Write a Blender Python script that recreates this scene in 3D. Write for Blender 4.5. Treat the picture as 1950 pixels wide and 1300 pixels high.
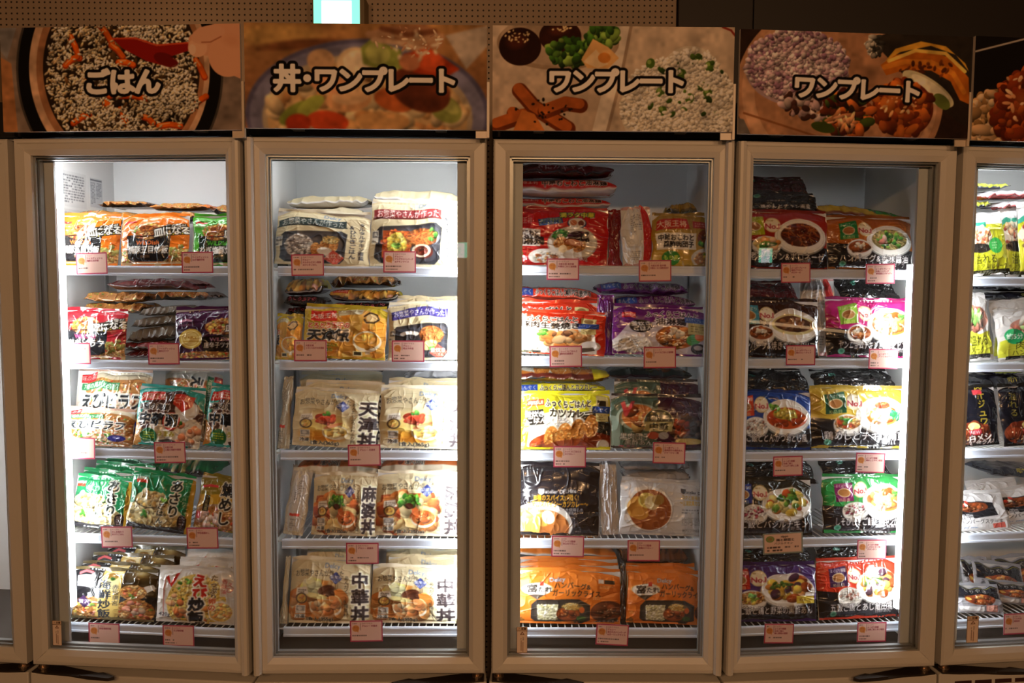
import bpy, math, random
import numpy as np
from mathutils import Matrix, Vector

for _o in list(bpy.data.objects):
    bpy.data.objects.remove(_o)
SC = bpy.context.scene
COL = SC.collection

# ------------------------------------------------------------------ camera
FPX = 1517.0
PITCH = math.radians(4.03)
ROLL = math.radians(-0.333)
EYE = Vector((0.0, 0.0, 1.541))
_cp, _sp = math.cos(PITCH), math.sin(PITCH)
_cr, _sr = math.cos(ROLL), math.sin(ROLL)
FWD = Vector((0, _cp, -_sp))
_R0, _U0 = Vector((1, 0, 0)), Vector((0, _sp, _cp))
RIGHT = _R0 * _cr - _U0 * _sr
UP = _R0 * _sr + _U0 * _cr
cam_data = bpy.data.cameras.new('camera')
cam_data.sensor_width = 36.0
cam_data.lens = FPX / 1950.0 * 36.0
cam_data.clip_start = 0.02
camera = bpy.data.objects.new('camera', cam_data)
COL.objects.link(camera)
_m = Matrix.Identity(4)
for _i in range(3):
    _m[_i][0], _m[_i][1], _m[_i][2], _m[_i][3] = RIGHT[_i], UP[_i], -FWD[_i], EYE[_i]
camera.matrix_world = _m
SC.camera = camera

# ------------------------------------------------------------------ world, exposure, room lamps
world = bpy.data.worlds.new('dim_shop')
SC.world = world
world.use_nodes = True
_bg = world.node_tree.nodes['Background']
_bg.inputs[0].default_value = (1.0, 0.58, 0.32, 1)
_bg.inputs[1].default_value = 0.012
SC.view_settings.view_transform = 'Standard'
SC.view_settings.look = 'None'
SC.view_settings.gamma = 1.0
SC.view_settings.use_curve_mapping = False
SC.view_settings.exposure = 0.0
SC.cycles.max_bounces = 8
SC.cycles.diffuse_bounces = 3
SC.cycles.glossy_bounces = 3
SC.cycles.transparent_max_bounces = 12
SC.cycles.transmission_bounces = 4
SC.cycles.caustics_reflective = False
SC.cycles.caustics_refractive = False
SC.cycles.sample_clamp_indirect = 4.0

WARM = (1.0, 0.525, 0.24)


def area_lamp(name, loc, target, size, power, col=WARM):
    d = bpy.data.lights.new(name, 'AREA')
    d.shape = 'DISK'
    d.size = size
    d.energy = power
    d.color = col
    o = bpy.data.objects.new(name, d)
    COL.objects.link(o)
    o.location = loc
    o.rotation_euler = (Vector(target) - Vector(loc)).to_track_quat('-Z', 'Y').to_euler()
    return o


LAMPS = [(-1.5, -2.4, 2.98), (0.15, -2.6, 2.98), (1.8, -2.4, 2.98)]
for _i, _p in enumerate(LAMPS):
    area_lamp('ceiling_lamp_light', (_p[0], _p[1], _p[2] - 0.075), (_p[0] * 0.75, 2.2, 0.9), 0.30, [46, 50, 48][_i])
area_lamp('uplight_lamp_light', (-1.22, 2.85, 2.2), (-1.22, 3.05, 2.6), 0.08, 0.35)
area_lamp('uplight_lamp_light', (-0.36, 2.85, 2.2), (-0.36, 3.05, 2.6), 0.08, 0.22)

# ------------------------------------------------------------------ helpers
PI = math.pi


def srgb(h):
    if isinstance(h, str):
        v = [int(h[i:i + 2], 16) / 255.0 for i in (0, 2, 4)]
    else:
        v = [x / 255.0 for x in h]
    return np.array(v, dtype=np.float32)


def lin(h):
    v = srgb(h)
    return tuple(float(x) for x in np.where(v <= 0.04045, v / 12.92, ((v + 0.055) / 1.055) ** 2.4)) + (1.0,)


def mat(name, col, rough=0.5, metal=0.0, spec=0.5, coat=0.0, noise=0.0, nscale=8.0):
    m = bpy.data.materials.new(name)
    m.use_nodes = True
    nt = m.node_tree
    b = nt.nodes['Principled BSDF']
    b.inputs['Base Color'].default_value = lin(col)
    b.inputs['Roughness'].default_value = rough
    b.inputs['Metallic'].default_value = metal
    b.inputs['Specular IOR Level'].default_value = spec
    b.inputs['Coat Weight'].default_value = coat
    if noise > 0:
        tc = nt.nodes.new('ShaderNodeTexCoord')
        nz = nt.nodes.new('ShaderNodeTexNoise')
        nz.inputs['Scale'].default_value = nscale
        nz.inputs['Detail'].default_value = 4
        nt.links.new(tc.outputs['Object'], nz.inputs['Vector'])
        mx = nt.nodes.new('ShaderNodeMix')
        mx.data_type = 'RGBA'
        mx.inputs[6].default_value = lin(col)
        c2 = lin(col)
        mx.inputs[7].default_value = tuple(c * (1 - noise) for c in c2[:3]) + (1,)
        nt.links.new(nz.outputs['Fac'], mx.inputs[0])
        nt.links.new(mx.outputs[2], b.inputs['Base Color'])
    return m


def emit_mat(name, col, strength):
    m = bpy.data.materials.new(name)
    m.use_nodes = True
    nt = m.node_tree
    nt.nodes.remove(nt.nodes['Principled BSDF'])
    e = nt.nodes.new('ShaderNodeEmission')
    e.inputs[0].default_value = tuple(col) + (1,)
    e.inputs[1].default_value = strength
    nt.links.new(e.outputs[0], nt.nodes['Material Output'].inputs[0])
    return m


def print_mat(name, rough, coat=0.0, emit=0.0, bump=0.0, spec=0.5):
    """printed surface: colours come from the mesh's colour attribute"""
    m = bpy.data.materials.new(name)
    m.use_nodes = True
    nt = m.node_tree
    b = nt.nodes['Principled BSDF']
    a = nt.nodes.new('ShaderNodeVertexColor')
    a.layer_name = 'print'
    nt.links.new(a.outputs[0], b.inputs['Base Color'])
    b.inputs['Roughness'].default_value = rough
    b.inputs['Specular IOR Level'].default_value = spec
    b.inputs['Coat Weight'].default_value = coat
    b.inputs['Coat Roughness'].default_value = 0.12
    if emit:
        nt.links.new(a.outputs[0], b.inputs['Emission Color'])
        b.inputs['Emission Strength'].default_value = emit
    if bump:
        tc = nt.nodes.new('ShaderNodeTexCoord')
        nz = nt.nodes.new('ShaderNodeTexNoise')
        nz.inputs['Scale'].default_value = 9.0
        nz.inputs['Detail'].default_value = 3
        nz.inputs['Distortion'].default_value = 1.2
        nt.links.new(tc.outputs['Object'], nz.inputs['Vector'])
        bp = nt.nodes.new('ShaderNodeBump')
        bp.inputs['Strength'].default_value = bump
        bp.inputs['Distance'].default_value = 0.004
        nt.links.new(nz.outputs['Fac'], bp.inputs['Height'])
        nt.links.new(bp.outputs[0], b.inputs['Normal'])
        nt.links.new(bp.outputs[0], b.inputs['Coat Normal'])
    return m


class MB:
    """collects boxes, bars and swept shapes into one mesh"""

    def __init__(self):
        self.v, self.f = [], []

    def add(self, verts, faces):
        o = len(self.v)
        self.v += [tuple(p) for p in verts]
        self.f += [tuple(i + o for i in f) for f in faces]
        return self

    def box(self, x0, x1, y0, y1, z0, z1):
        self.add([(x0, y0, z0), (x1, y0, z0), (x1, y1, z0), (x0, y1, z0),
                  (x0, y0, z1), (x1, y0, z1), (x1, y1, z1), (x0, y1, z1)],
                 [(0, 3, 2, 1), (4, 5, 6, 7), (0, 1, 5, 4), (1, 2, 6, 5), (2, 3, 7, 6), (3, 0, 4, 7)])
        return self

    def rod(self, p, q, r, n=6):
        p, q = Vector(p), Vector(q)
        d = (q - p).normalized()
        a = d.orthogonal().normalized()
        b = d.cross(a)
        vs = []
        for e in (p, q):
            for k in range(n):
                t = 2 * PI * k / n
                vs.append(e + a * (r * math.cos(t)) + b * (r * math.sin(t)))
        fs = [(k, (k + 1) % n, n + (k + 1) % n, n + k) for k in range(n)]
        fs += [tuple(range(n - 1, -1, -1)), tuple(range(n, 2 * n))]
        return self.add(vs, fs)

    def prism(self, prof, axis, a, b):
        """extrude a closed 2-D outline along an axis ('x','y','z') from a to b"""
        n = len(prof)

        def pt(u, v, w):
            return {'x': (w, u, v), 'y': (u, w, v), 'z': (u, v, w)}[axis]
        vs = [pt(u, v, a) for u, v in prof] + [pt(u, v, b) for u, v in prof]
        fs = [(k, (k + 1) % n, n + (k + 1) % n, n + k) for k in range(n)]
        fs += [tuple(range(n - 1, -1, -1)), tuple(range(n, 2 * n))]
        return self.add(vs, fs)

    def build(self, name, m, parent=None, mw=None, bevel=0.0, smooth=False):
        me = bpy.data.meshes.new(name)
        me.from_pydata(self.v, [], self.f)
        me.validate()
        import bmesh
        bm = bmesh.new()
        bm.from_mesh(me)
        bmesh.ops.recalc_face_normals(bm, faces=bm.faces)
        bm.to_mesh(me)
        bm.free()
        if m:
            me.materials.append(m)
        if smooth:
            me.polygons.foreach_set('use_smooth', [True] * len(me.polygons))
        o = bpy.data.objects.new(name, me)
        COL.objects.link(o)
        if parent:
            o.parent = parent
        if mw is not None:
            if parent:
                o.matrix_local = mw
            else:
                o.matrix_world = mw
        if bevel:
            bv = o.modifiers.new('bevel', 'BEVEL')
            bv.width = bevel
            bv.segments = 2
            bv.limit_method = 'ANGLE'
        return o


def tag(o, label=None, cat=None, group=None, kind=None):
    if label:
        o['label'] = label
    if cat:
        o['category'] = cat
    if group:
        o['group'] = group
    if kind:
        o['kind'] = kind
    return o


def empty(name, mw):
    o = bpy.data.objects.new(name, None)
    o.empty_display_size = 0.05
    COL.objects.link(o)
    o.matrix_world = mw
    return o


# ------------------------------------------------------------------ the row of freezers: where each unit stands
DZ0, DZ1 = 0.40, 1.95          # door bottom / top
EDGE = [(-2.13, 2.382), (-1.440, 2.309), (-0.753, 2.256), (-0.065, 2.268), (0.626, 2.273), (1.294, 2.331), (1.975, 2.41)]


class Unit:
    def __init__(self, i):
        l, r = Vector(EDGE[i] + (0,)), Vector(EDGE[i + 1] + (0,))
        self.i = i
        self.W = (r - l).length
        self.X1 = self.W - 0.028
        ax = (r - l).normalized()
        ay = Vector((-ax.y, ax.x, 0))
        self.M = Matrix(((ax.x, ay.x, 0, l.x), (ax.y, ay.y, 0, l.y), (0, 0, 1, 0), (0, 0, 0, 1)))
        self.Mi = self.M.inverted()

    def at(self, px, py, d):
        """the point of this unit's plane at depth d that the photograph shows at a pixel"""
        ray = FWD + RIGHT * ((px - 975) / FPX) + UP * ((650 - py) / FPX)
        o = self.Mi @ EYE
        r = (self.Mi.to_3x3() @ ray)
        t = (d - o.y) / r.y
        return o + r * t


def pix(p):
    q = Vector(p) - EYE
    f = q.dot(FWD)
    return 975 + FPX * q.dot(RIGHT) / f, 650 - FPX * q.dot(UP) / f


UN = [Unit(i) for i in range(6)]
SIGNTXT = ['', 'the rice-pot sign', 'the blue-bowl sign', 'the pea-rice sign', 'the pumpkin sign', 'the black sign']
# ------------------------------------------------------------------ materials of the setting
M_FRAME = mat('white_painted_frame', 'd8d4cc', 0.38, noise=0.05)
M_BODY = mat('cabinet_paint', 'ccc8c0', 0.45)
M_LINER = mat('liner_plastic', 'e2e2e2', 0.42)
M_DECK = mat('taupe_deck', '453b33', 0.5)
M_JAMB = mat('jamb_grey_plastic', 'd2d8dc', 0.5)
M_DARK = mat('dark_gasket_and_shade', '141110', 0.6)  # door gasket; also the shade painted onto the recess under the signs
M_STEEL = mat('spacer_aluminium', 'a8aaaa', 0.35, metal=0.7)
M_WIRE = mat('white_coated_wire', 'dcdcd8', 0.4)
M_RAIL = mat('price_rail_plastic', 'e2ecfc', 0.35)
M_CHROME = mat('hinge_metal', 'b09880', 0.3, metal=0.9)
M_BLACK = mat('black_bracket', '2e2620', 0.4)
M_VENT = mat('vent_dark_red', '3c1a12', 0.7)
M_CLEAR = mat('pale_acrylic', 'd8c8b4', 0.3)


def milky(m, k):
    """milky plastic that lets light through"""
    nt = m.node_tree
    b = nt.nodes['Principled BSDF']
    t = nt.nodes.new('ShaderNodeBsdfTranslucent')
    t.inputs[0].default_value = b.inputs['Base Color'].default_value[:]
    mx = nt.nodes.new('ShaderNodeMixShader')
    mx.inputs[0].default_value = k
    nt.links.new(b.outputs[0], mx.inputs[1])
    nt.links.new(t.outputs[0], mx.inputs[2])
    nt.links.new(mx.outputs[0], nt.nodes['Material Output'].inputs[0])


milky(M_RAIL, 0.18)


def glass_mat():
    m = bpy.data.materials.new('door_glass')
    m.use_nodes = True
    nt = m.node_tree
    nt.nodes.remove(nt.nodes['Principled BSDF'])
    tr = nt.nodes.new('ShaderNodeBsdfTransparent')
    tr.inputs[0].default_value = (0.965, 0.975, 0.97, 1)
    gl = nt.nodes.new('ShaderNodeBsdfGlossy')
    gl.inputs['Roughness'].default_value = 0.015
    lw = nt.nodes.new('ShaderNodeLayerWeight')
    lw.inputs[0].default_value = 0.5
    po = nt.nodes.new('ShaderNodeMath')
    po.operation = 'POWER'
    po.inputs[1].default_value = 4.5
    nt.links.new(lw.outputs['Facing'], po.inputs[0])
    fr = nt.nodes.new('ShaderNodeMath')
    fr.operation = 'MULTIPLY_ADD'
    fr.inputs[1].default_value = 0.95
    fr.inputs[2].default_value = 0.04
    nt.links.new(po.outputs[0], fr.inputs[0])
    mx = nt.nodes.new('ShaderNodeMixShader')
    nt.links.new(fr.outputs[0], mx.inputs[0])
    nt.links.new(tr.outputs[0], mx.inputs[1])
    nt.links.new(gl.outputs[0], mx.inputs[2])
    nt.links.new(mx.outputs[0], nt.nodes['Material Output'].inputs[0])
    return m


M_GLASS = glass_mat()


def peg_mat():
    m = mat('perforated_board', 'a08c78', 0.7)
    nt = m.node_tree
    b = nt.nodes['Principled BSDF']
    tc = nt.nodes.new('ShaderNodeTexCoord')
    sx = nt.nodes.new('ShaderNodeSeparateXYZ')
    nt.links.new(tc.outputs['Object'], sx.inputs[0])
    sq = []
    for ax in (0, 2):
        mu = nt.nodes.new('ShaderNodeMath')
        mu.operation = 'MULTIPLY'
        mu.inputs[1].default_value = 1 / 0.0205
        nt.links.new(sx.outputs[ax], mu.inputs[0])
        fr = nt.nodes.new('ShaderNodeMath')
        fr.operation = 'FRACT'
        nt.links.new(mu.outputs[0], fr.inputs[0])
        su = nt.nodes.new('ShaderNodeMath')
        su.operation = 'SUBTRACT'
        su.inputs[1].default_value = 0.5
        nt.links.new(fr.outputs[0], su.inputs[0])
        p = nt.nodes.new('ShaderNodeMath')
        p.operation = 'POWER'
        p.inputs[1].default_value = 2
        nt.links.new(su.outputs[0], p.inputs[0])
        sq.append(p)
    ad = nt.nodes.new('ShaderNodeMath')
    nt.links.new(sq[0].outputs[0], ad.inputs[0])
    nt.links.new(sq[1].outputs[0], ad.inputs[1])
    lt = nt.nodes.new('ShaderNodeMath')
    lt.operation = 'LESS_THAN'
    lt.inputs[1].default_value = 0.028
    nt.links.new(ad.outputs[0], lt.inputs[0])
    mx = nt.nodes.new('ShaderNodeMix')
    mx.data_type = 'RGBA'
    mx.inputs[6].default_value = lin('a08c78')
    mx.inputs[7].default_value = lin('1c140e')
    nt.links.new(lt.outputs[0], mx.inputs[0])
    nt.links.new(mx.outputs[2], b.inputs['Base Color'])
    return m


# ------------------------------------------------------------------ room shell
def struct(name, m, *boxes):
    mb = MB()
    for b in boxes:
        mb.box(*b)
    return tag(mb.build(name, m), kind='structure')


YW = 3.02
struct('floor', mat('shop_floor', '8a7a6a', 0.5, noise=0.2), (-5, 5, -6, YW + 0.2, -0.1, 0))
struct('ceiling', mat('dark_ceiling', '3a2e26', 0.8), (-5, 5, -6, YW + 0.2, 3.06, 3.16))
struct('wall_back', peg_mat(), (-1.90, 0.60, YW, YW + 0.1, 0, 3.06))
struct('wall_right_panel', mat('brown_panel', '1f1712', 0.55, noise=0.25, nscale=3),
       (0.604, 0.874, YW - 0.03, YW + 0.1, 0, 3.06), (0.874, 5, YW - 0.045, YW + 0.1, 0, 3.06))
struct('wall_left_panel', mat('brown_panel_side', '3a2c22', 0.6), (-5, -1.93, YW - 0.02, YW + 0.1, 0, 3.06))
struct('trim_left', mat('light_edge_trim', 'b09a7c', 0.4), (-1.93, -1.905, YW - 0.03, YW + 0.1, 0, 3.06))
struct('wall_behind', mat('far_wall', '5a4a3c', 0.8), (-5, 5, -6.1, -6, 0, 3.06))

# ceiling lamps of the shop (behind the photographer)
for _i, _p in enumerate(LAMPS):
    rt = empty('ceiling_lamp', Matrix.Translation(_p))
    tag(rt, 'round warm ceiling lamp over the aisle, ' + ['left', 'middle', 'right'][_i] + ' of three', 'lamp', 'ceiling lamps over the aisle')
    mb = MB()
    mb.rod((0, 0, 0.08), (0, 0, 0.0), 0.17, 28)
    mb.rod((0, 0, 0.0), (0, 0, -0.05), 0.175, 28)
    mb.build('lamp_housing', M_BODY, rt)


# ------------------------------------------------------------------ freezers
HINGE = ['R', 'L', 'R', 'L', 'R', 'L']
LEDTOP = [1.80, 1.895, 1.895, 1.60, 1.61, 1.895]
LEDPOW = [26, 37, 56, 38, 38, 38]
TOPPOW = [0, 30, 13, 0, 0, 26]       # a light bar in the roof, only in some of the cabinets
JH, JG = 0.094, 0.040           # jamb widths: hinge side, grip side
X0 = 0.026                      # inside of the liner (right side: Unit.X1)
YB = 0.470                      # back of the liner
FR = 0.046                      # door frame width
FZLAB = ['left-edge freezer, mostly out of frame', 'white glass-door freezer under the rice-pot sign', 'white glass-door freezer under the blue-bowl sign',
         'white glass-door freezer under the pea-rice sign', 'white glass-door freezer under the pumpkin sign', 'white glass-door freezer under the black sign, cut by the right edge']
FREEZERS = []


def frame_strip(mb, x0, x1, z0, z1, side):
    """one mitred length of the bevelled door frame"""
    # profile from outer edge to inner edge: (inset, y)
    prof = [(0, 0.050), (0, 0.006), (0.004, 0.0015), (0.012, 0.0), (0.0135, 0.0025), (0.015, 0.0), (0.030, 0.0035), (FR, 0.012), (FR, 0.050)]
    if side in ('L', 'R'):
        prof = [(0, 0.050), (0, 0.006), (0.005, 0.0), (0.034, 0.0), (FR, 0.010), (FR, 0.050)]
    n = len(prof)
    vs = []
    for end in (0, 1):
        for ins, y in prof:
            if side == 'T':
                vs.append((x0 + ins if end == 0 else x1 - ins, y, z1 - ins))
            elif side == 'B':
                vs.append((x0 + ins if end == 0 else x1 - ins, y, z0 + ins))
            elif side == 'L':
                vs.append((x0 + ins, y, z0 + ins if end == 0 else z1 - ins))
            else:
                vs.append((x1 - ins, y, z0 + ins if end == 0 else z1 - ins))
    fs = [(k, (k + 1) % n, n + (k + 1) % n, n + k) for k in range(n)]
    fs += [tuple(range(n)), tuple(range(n, 2 * n))]
    mb.add(vs, fs)


def make_freezer(u):
    W, X1 = u.W, u.X1
    h = HINGE[u.i]
    rt = empty('display_freezer', u.M)
    tag(rt, FZLAB[u.i], 'freezer', 'glass-door display freezers in a row')
    # outer cabinet
    mb = MB()
    jl, jr = (JH, JG) if h == 'L' else (JG, JH)
    mb.prism([(0.012, 0.066), (X0, 0.066), (X0, YB + 0.005), (0.040, YB + 0.007), (0.040, 0.60), (0.033, 0.60), (0.0250, YB)], 'z', 0.38, 1.985)
    mb.prism([(X1, 0.066), (W - 0.012, 0.066), (W - 0.0250, YB), (W - 0.033, 0.60), (W - 0.040, 0.60), (W - 0.040, YB + 0.007), (X1, YB + 0.005)], 'z', 0.38, 1.985)
    mb.box(0.040, W - 0.040, YB + 0.006, 0.60, 0.38, 1.985)
    mb.box(X0, X1, 0.066, YB + 0.006, 1.9605, 1.985)
    mb.box(X0, X1, 0.066, YB + 0.006, 0.38, 0.4245)
    mb.build('cabinet_body', M_BODY, rt)
    # liner: back, side walls, floor, roof
    mb = MB()
    mb.box(X0, X1, YB, YB + 0.005, 0.425, 1.96)
    mb.box(X0, X0 + 0.003, 0.075, YB, 0.425, 1.96)
    mb.box(X1 - 0.003, X1, 0.075, YB, 0.425, 1.96)
    mb.box(X0, X1, 0.0645, 0.07, 0.425, 0.4295)
    mb.box(X0, X1, 0.066, YB, 1.957, 1.96)
    mb.build('liner', M_LINER, rt)
    MB().box(X0 + 0.0032, X1 - 0.0032, 0.071, YB - 0.0005, 0.4252, 0.4295).build('deck_panel', M_DECK, rt)
    if u.i:
        for xx in (X0 + 0.0055, X1 - 0.0055):
            for yy in (0.118, 0.40):
                mb = MB()
                mb.box(xx - 0.0025, xx + 0.0025, yy, yy + 0.015, 0.47, 1.80)
                mb.build('shelf_track', M_STEEL, rt)
    # front jambs seen through the glass
    mb = MB()
    mb.box(0.012, jl, 0.054, 0.064, 0.40, 1.96)
    mb.box(W - jr, W - 0.012, 0.054, 0.064, 0.40, 1.96)
    mb.box(jl, W - jr, 0.054, 0.064, 1.892, 1.96)
    mb.box(jl, W - jr, 0.054, 0.064, 0.40, 0.4365)
    mb.build('front_jamb', M_JAMB, rt)
    # led strip behind the hinge-side jamb
    mb = MB()
    zt = LEDTOP[u.i]
    a, b = (jl - 0.020, jl - 0.0005) if h == 'L' else (W - jr + 0.0005, W - jr + 0.020)
    mb.box(a, b, 0.076, 0.096, 0.55, zt)
    mb.build('led_strip', emit_mat('led_strip_light', (0.97, 0.985, 1.0), LEDPOW[u.i]), rt)
    if TOPPOW[u.i]:
        mb = MB()
        mb.box(0.10, 0.59, 0.070, 0.095, 1.944, 1.956)
        mb.build('roof_light', emit_mat('roof_light_bar', (0.97, 0.985, 1.0), TOPPOW[u.i]), rt)
    mb = MB()
    c = (a - 0.003, a) if h == 'L' else (b, b + 0.003)
    mb.box(c[0], c[1], 0.065, 0.098, 0.545, zt + 0.004)
    mb.build('led_holder', M_JAMB, rt)
    # door
    x0, x1 = 0.010, W - 0.010
    mb = MB()
    for s in 'TBLR':
        frame_strip(mb, x0, x1, DZ0, DZ1, s)
    door = mb.build('door', M_FRAME, rt)
    mb = MB()
    mb.box(x0 + FR - 0.004, x1 - FR + 0.004, 0.016, 0.020, DZ0 + FR - 0.004, DZ1 - FR + 0.004)
    mb.build('glass_pane', M_GLASS, door)
    mb = MB()
    t = 0.0055
    for (yy0, yy1, ins) in ((0.0212, 0.027, 0.0), (0.034, 0.048, 0.0045)):
        mb.box(x0 + FR + ins - .001, x0 + FR + ins + t, yy0, yy1, DZ0 + FR, DZ1 - FR)
        mb.box(x1 - FR - ins - t, x1 - FR - ins + .001, yy0, yy1, DZ0 + FR, DZ1 - FR)
        mb.box(x0 + FR, x1 - FR, yy0, yy1, DZ1 - FR - ins - t, DZ1 - FR - ins + .001)
        mb.box(x0 + FR, x1 - FR, yy0, yy1, DZ0 + FR + ins - .001, DZ0 + FR + ins + t)
    mb.build('glass_spacer', M_STEEL, door)
    mb = MB()
    for (a0, a1, b0, b1) in ((x0 + .01, x0 + .03, DZ0 + .01, DZ1 - .01), (x1 - .03, x1 - .01, DZ0 + .01, DZ1 - .01)):
        mb.box(a0, a1, 0.0502, 0.0538, b0, b1)
    mb.box(x0 + .03, x1 - .03, 0.0502, 0.0538, DZ1 - .03, DZ1 - .012)
    mb.box(x0 + .03, x1 - .03, 0.0502, 0.0538, DZ0 + .012, DZ0 + .03)
    mb.build('door_gasket', M_DARK, door)
    # full-height pull grip on the opening edge
    g = MB()
    prof = [(0.0, 0.012), (0.0, -0.010), (0.003, -0.017), (0.010, -0.020), (0.019, -0.017), (0.0225, -0.009), (0.0225, 0.0005), (0.017, -0.004), (0.012, -0.008), (0.008, -0.004), (0.008, 0.012)]
    if h == 'L':
        prof = [(x1 + 0.004 - p, y) for p, y in prof]
    else:
        prof = [(x0 - 0.004 + p, y) for p, y in prof]
    g.prism(prof, 'z', DZ0 + 0.006, DZ1 - 0.004)
    g.build('grip_handle', M_FRAME, door)
    # hinges
    hx = x0 + 0.022 if h == 'L' else x1 - 0.022
    sg = 1 if h == 'L' else -1
    mb = MB()
    mb.rod((hx, 0.022, 0.378), (hx, 0.022, DZ0 + 0.002), 0.011, 14)
    mb.rod((hx, 0.022, 0.384), (hx, 0.022, 0.390), 0.016, 14)
    mb.build('hinge_pin', M_CHROME, rt)
    mb = MB()
    pts = [(-0.02, -0.004), (0.03, -0.012), (0.10, -0.016), (0.17, -0.030), (0.235, -0.034), (0.248, -0.022), (0.20, 0.0), (0.0, 0.05), (-0.02, 0.05)]
    mb.prism([(hx + sg * p, y) for p, y in pts], 'z', 0.379, 0.3835)
    mb.prism([(hx + sg * p, y) for p, y in [(0.14, -0.024), (0.235, -0.034), (0.248, -0.022), (0.20, 0.0)]], 'z', 0.3835, 0.3885)
    mb.build('hinge_plate', M_BLACK, rt)
    # machine base
    mb = MB()
    mb.prism([(0.003, 0.0), (W - 0.003, 0.0), (W - 0.038, 0.60), (0.038, 0.60)], 'z', 0.05, 0.377)
    mb.build('machine_base', M_FRAME, rt, bevel=0.004)
    mb = MB()
    mb.prism([(0.02, 0.05), (W - 0.02, 0.05), (W - 0.045, 0.58), (0.045, 0.58)], 'z', 0.0, 0.05)
    mb.build('base_plinth', M_BLACK, rt)
    for k in range(9 if u.i == 5 else 0):
        xx = 0.055 + k * 0.066
        mb = MB()
        mb.box(xx, xx + 0.054, -0.0015, 0.002, 0.340, 0.352)
        mb.build('vent_slot', M_VENT, rt)
    # fascia above the door, coloured dark for the shade behind the header sign
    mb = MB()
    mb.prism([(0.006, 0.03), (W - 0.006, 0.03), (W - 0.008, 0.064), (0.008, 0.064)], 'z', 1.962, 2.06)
    mb.build('shaded_fascia', M_DARK, rt)
    FREEZERS.append(rt)
    return rt


for _u in UN:
    make_freezer(_u)

# ------------------------------------------------------------------ wire shelves with price rails
RAILPX = {1: (260, [506, 686, 855, 1018, 1189]), 2: (700, [507.5, 686.5, 857.5, 1025.5, 1193]), 3: (1170, [506, 679, 858.5, 1025, 1195]),
          4: (1580, [513, 682.5, 858.5, 1022, 1187]), 5: (1905, [527, 690, 853, 1013, 1176])}
RAILY = 0.113
RAILEND = {1: (0.050, 0.605), 2: (None, 0.605), 3: (0.085, None), 4: (0.085, None), 5: (0.056, 0.62)}
RAILPXE = {2: 530, 3: 1346, 4: 1741}
SHZ = {}
ORD = ['top', 'second', 'third', 'fourth', 'bottom']


def make_shelf(u, k):
    px, ys = RAILPX[u.i]
    X1 = u.X1
    z = u.at(px, ys[k], RAILY).z
    SHZ[(u.i, k)] = z - 0.003
    rt = empty('wire_shelf', u.M @ Matrix.Translation((0.345, RAILY, z)))
    tag(rt, 'white wire shelf with price rail, %s in the freezer under %s' % (ORD[k], SIGNTXT[u.i]), 'shelf', 'wire shelves in the freezers')
    mb = MB()
    ax0, ax1 = X0 + 0.014 - 0.345, X1 - 0.014 - 0.345
    n = 29
    for j in range(n):
        x = ax0 + (ax1 - ax0) * j / (n - 1)
        mb.rod((x, 0.004, -0.0055), (x, 0.325, -0.0055), 0.002, 6)
    for y in (0.012, 0.16, 0.322):
        mb.rod((ax0, y, -0.0105), (ax1, y, -0.0105), 0.003, 8)
    mb.build('wire_rack', M_WIRE, rt)
    mb = MB()
    e0, e1 = RAILEND[u.i]
    if e0 is None:
        e0 = u.at(RAILPXE[u.i], 515, RAILY).x
    if e1 is None:
        e1 = u.at(RAILPXE[u.i], 515, RAILY).x
    prof = [(0.003, 0.0), (-0.002, 0.0), (-0.004, -0.003), (-0.0045, -0.0065), (-0.002, -0.0075), (-0.003, -0.0215), (-0.006, -0.0235), (-0.006, -0.0285), (0.0, -0.029), (0.003, -0.022)]
    mb.prism([(p, q) for p, q in prof], 'x', e0 - 0.345, e1 - 0.345)
    mb.build('price_rail', M_RAIL, rt)
    for sx in (ax0 - 0.0035, ax1 + 0.0035):
        mb = MB()
        mb.box(sx - 0.0018, sx + 0.0018, 0.03, 0.30, -0.024, -0.006)
        mb.build('shelf_bracket', M_WIRE, rt)
    return rt


for _u in UN[1:]:
    for _k in range(5):
        make_shelf(_u, _k)
# ------------------------------------------------------------------ printing: glyph outlines -> distance fields -> colours on mesh vertices
GN = 64
GLO, GHI = -0.30, 1.30
GLYPH = {}
_fc = bpy.data.curves.new('lettering', 'FONT')
_fc.resolution_u = 3
_fo = bpy.data.objects.new('lettering', _fc)
COL.objects.link(_fo)


def _mesh_of(s):
    _fc.body = s
    bpy.context.view_layer.update()
    ev = _fo.evaluated_get(bpy.context.evaluated_depsgraph_get())
    me = ev.to_mesh()
    nv = len(me.vertices)
    co = np.empty(nv * 3, np.float32)
    me.vertices.foreach_get('co', co)
    nl = len(me.loops)
    ei = np.empty(nl, np.int32)
    me.loops.foreach_get('edge_index', ei)
    ev_ = np.empty(len(me.edges) * 2, np.int32)
    me.edges.foreach_get('vertices', ev_)
    ev_ = ev_.reshape(-1, 2)
    cnt = np.bincount(ei, minlength=len(ev_)) if nl else np.zeros(len(ev_), int)
    e = ev_[cnt == 1]
    co = co.reshape(-1, 3)[:, :2].copy()
    ev.to_mesh_clear()
    return co, e


_a, _ = _mesh_of('国')
_b, _ = _mesh_of('国国')
EM = float((_b[:, 0].max() - _a[:, 0].max()))
BASE = float((_a[:, 1].min() + _a[:, 1].max()) / 2)


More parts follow.
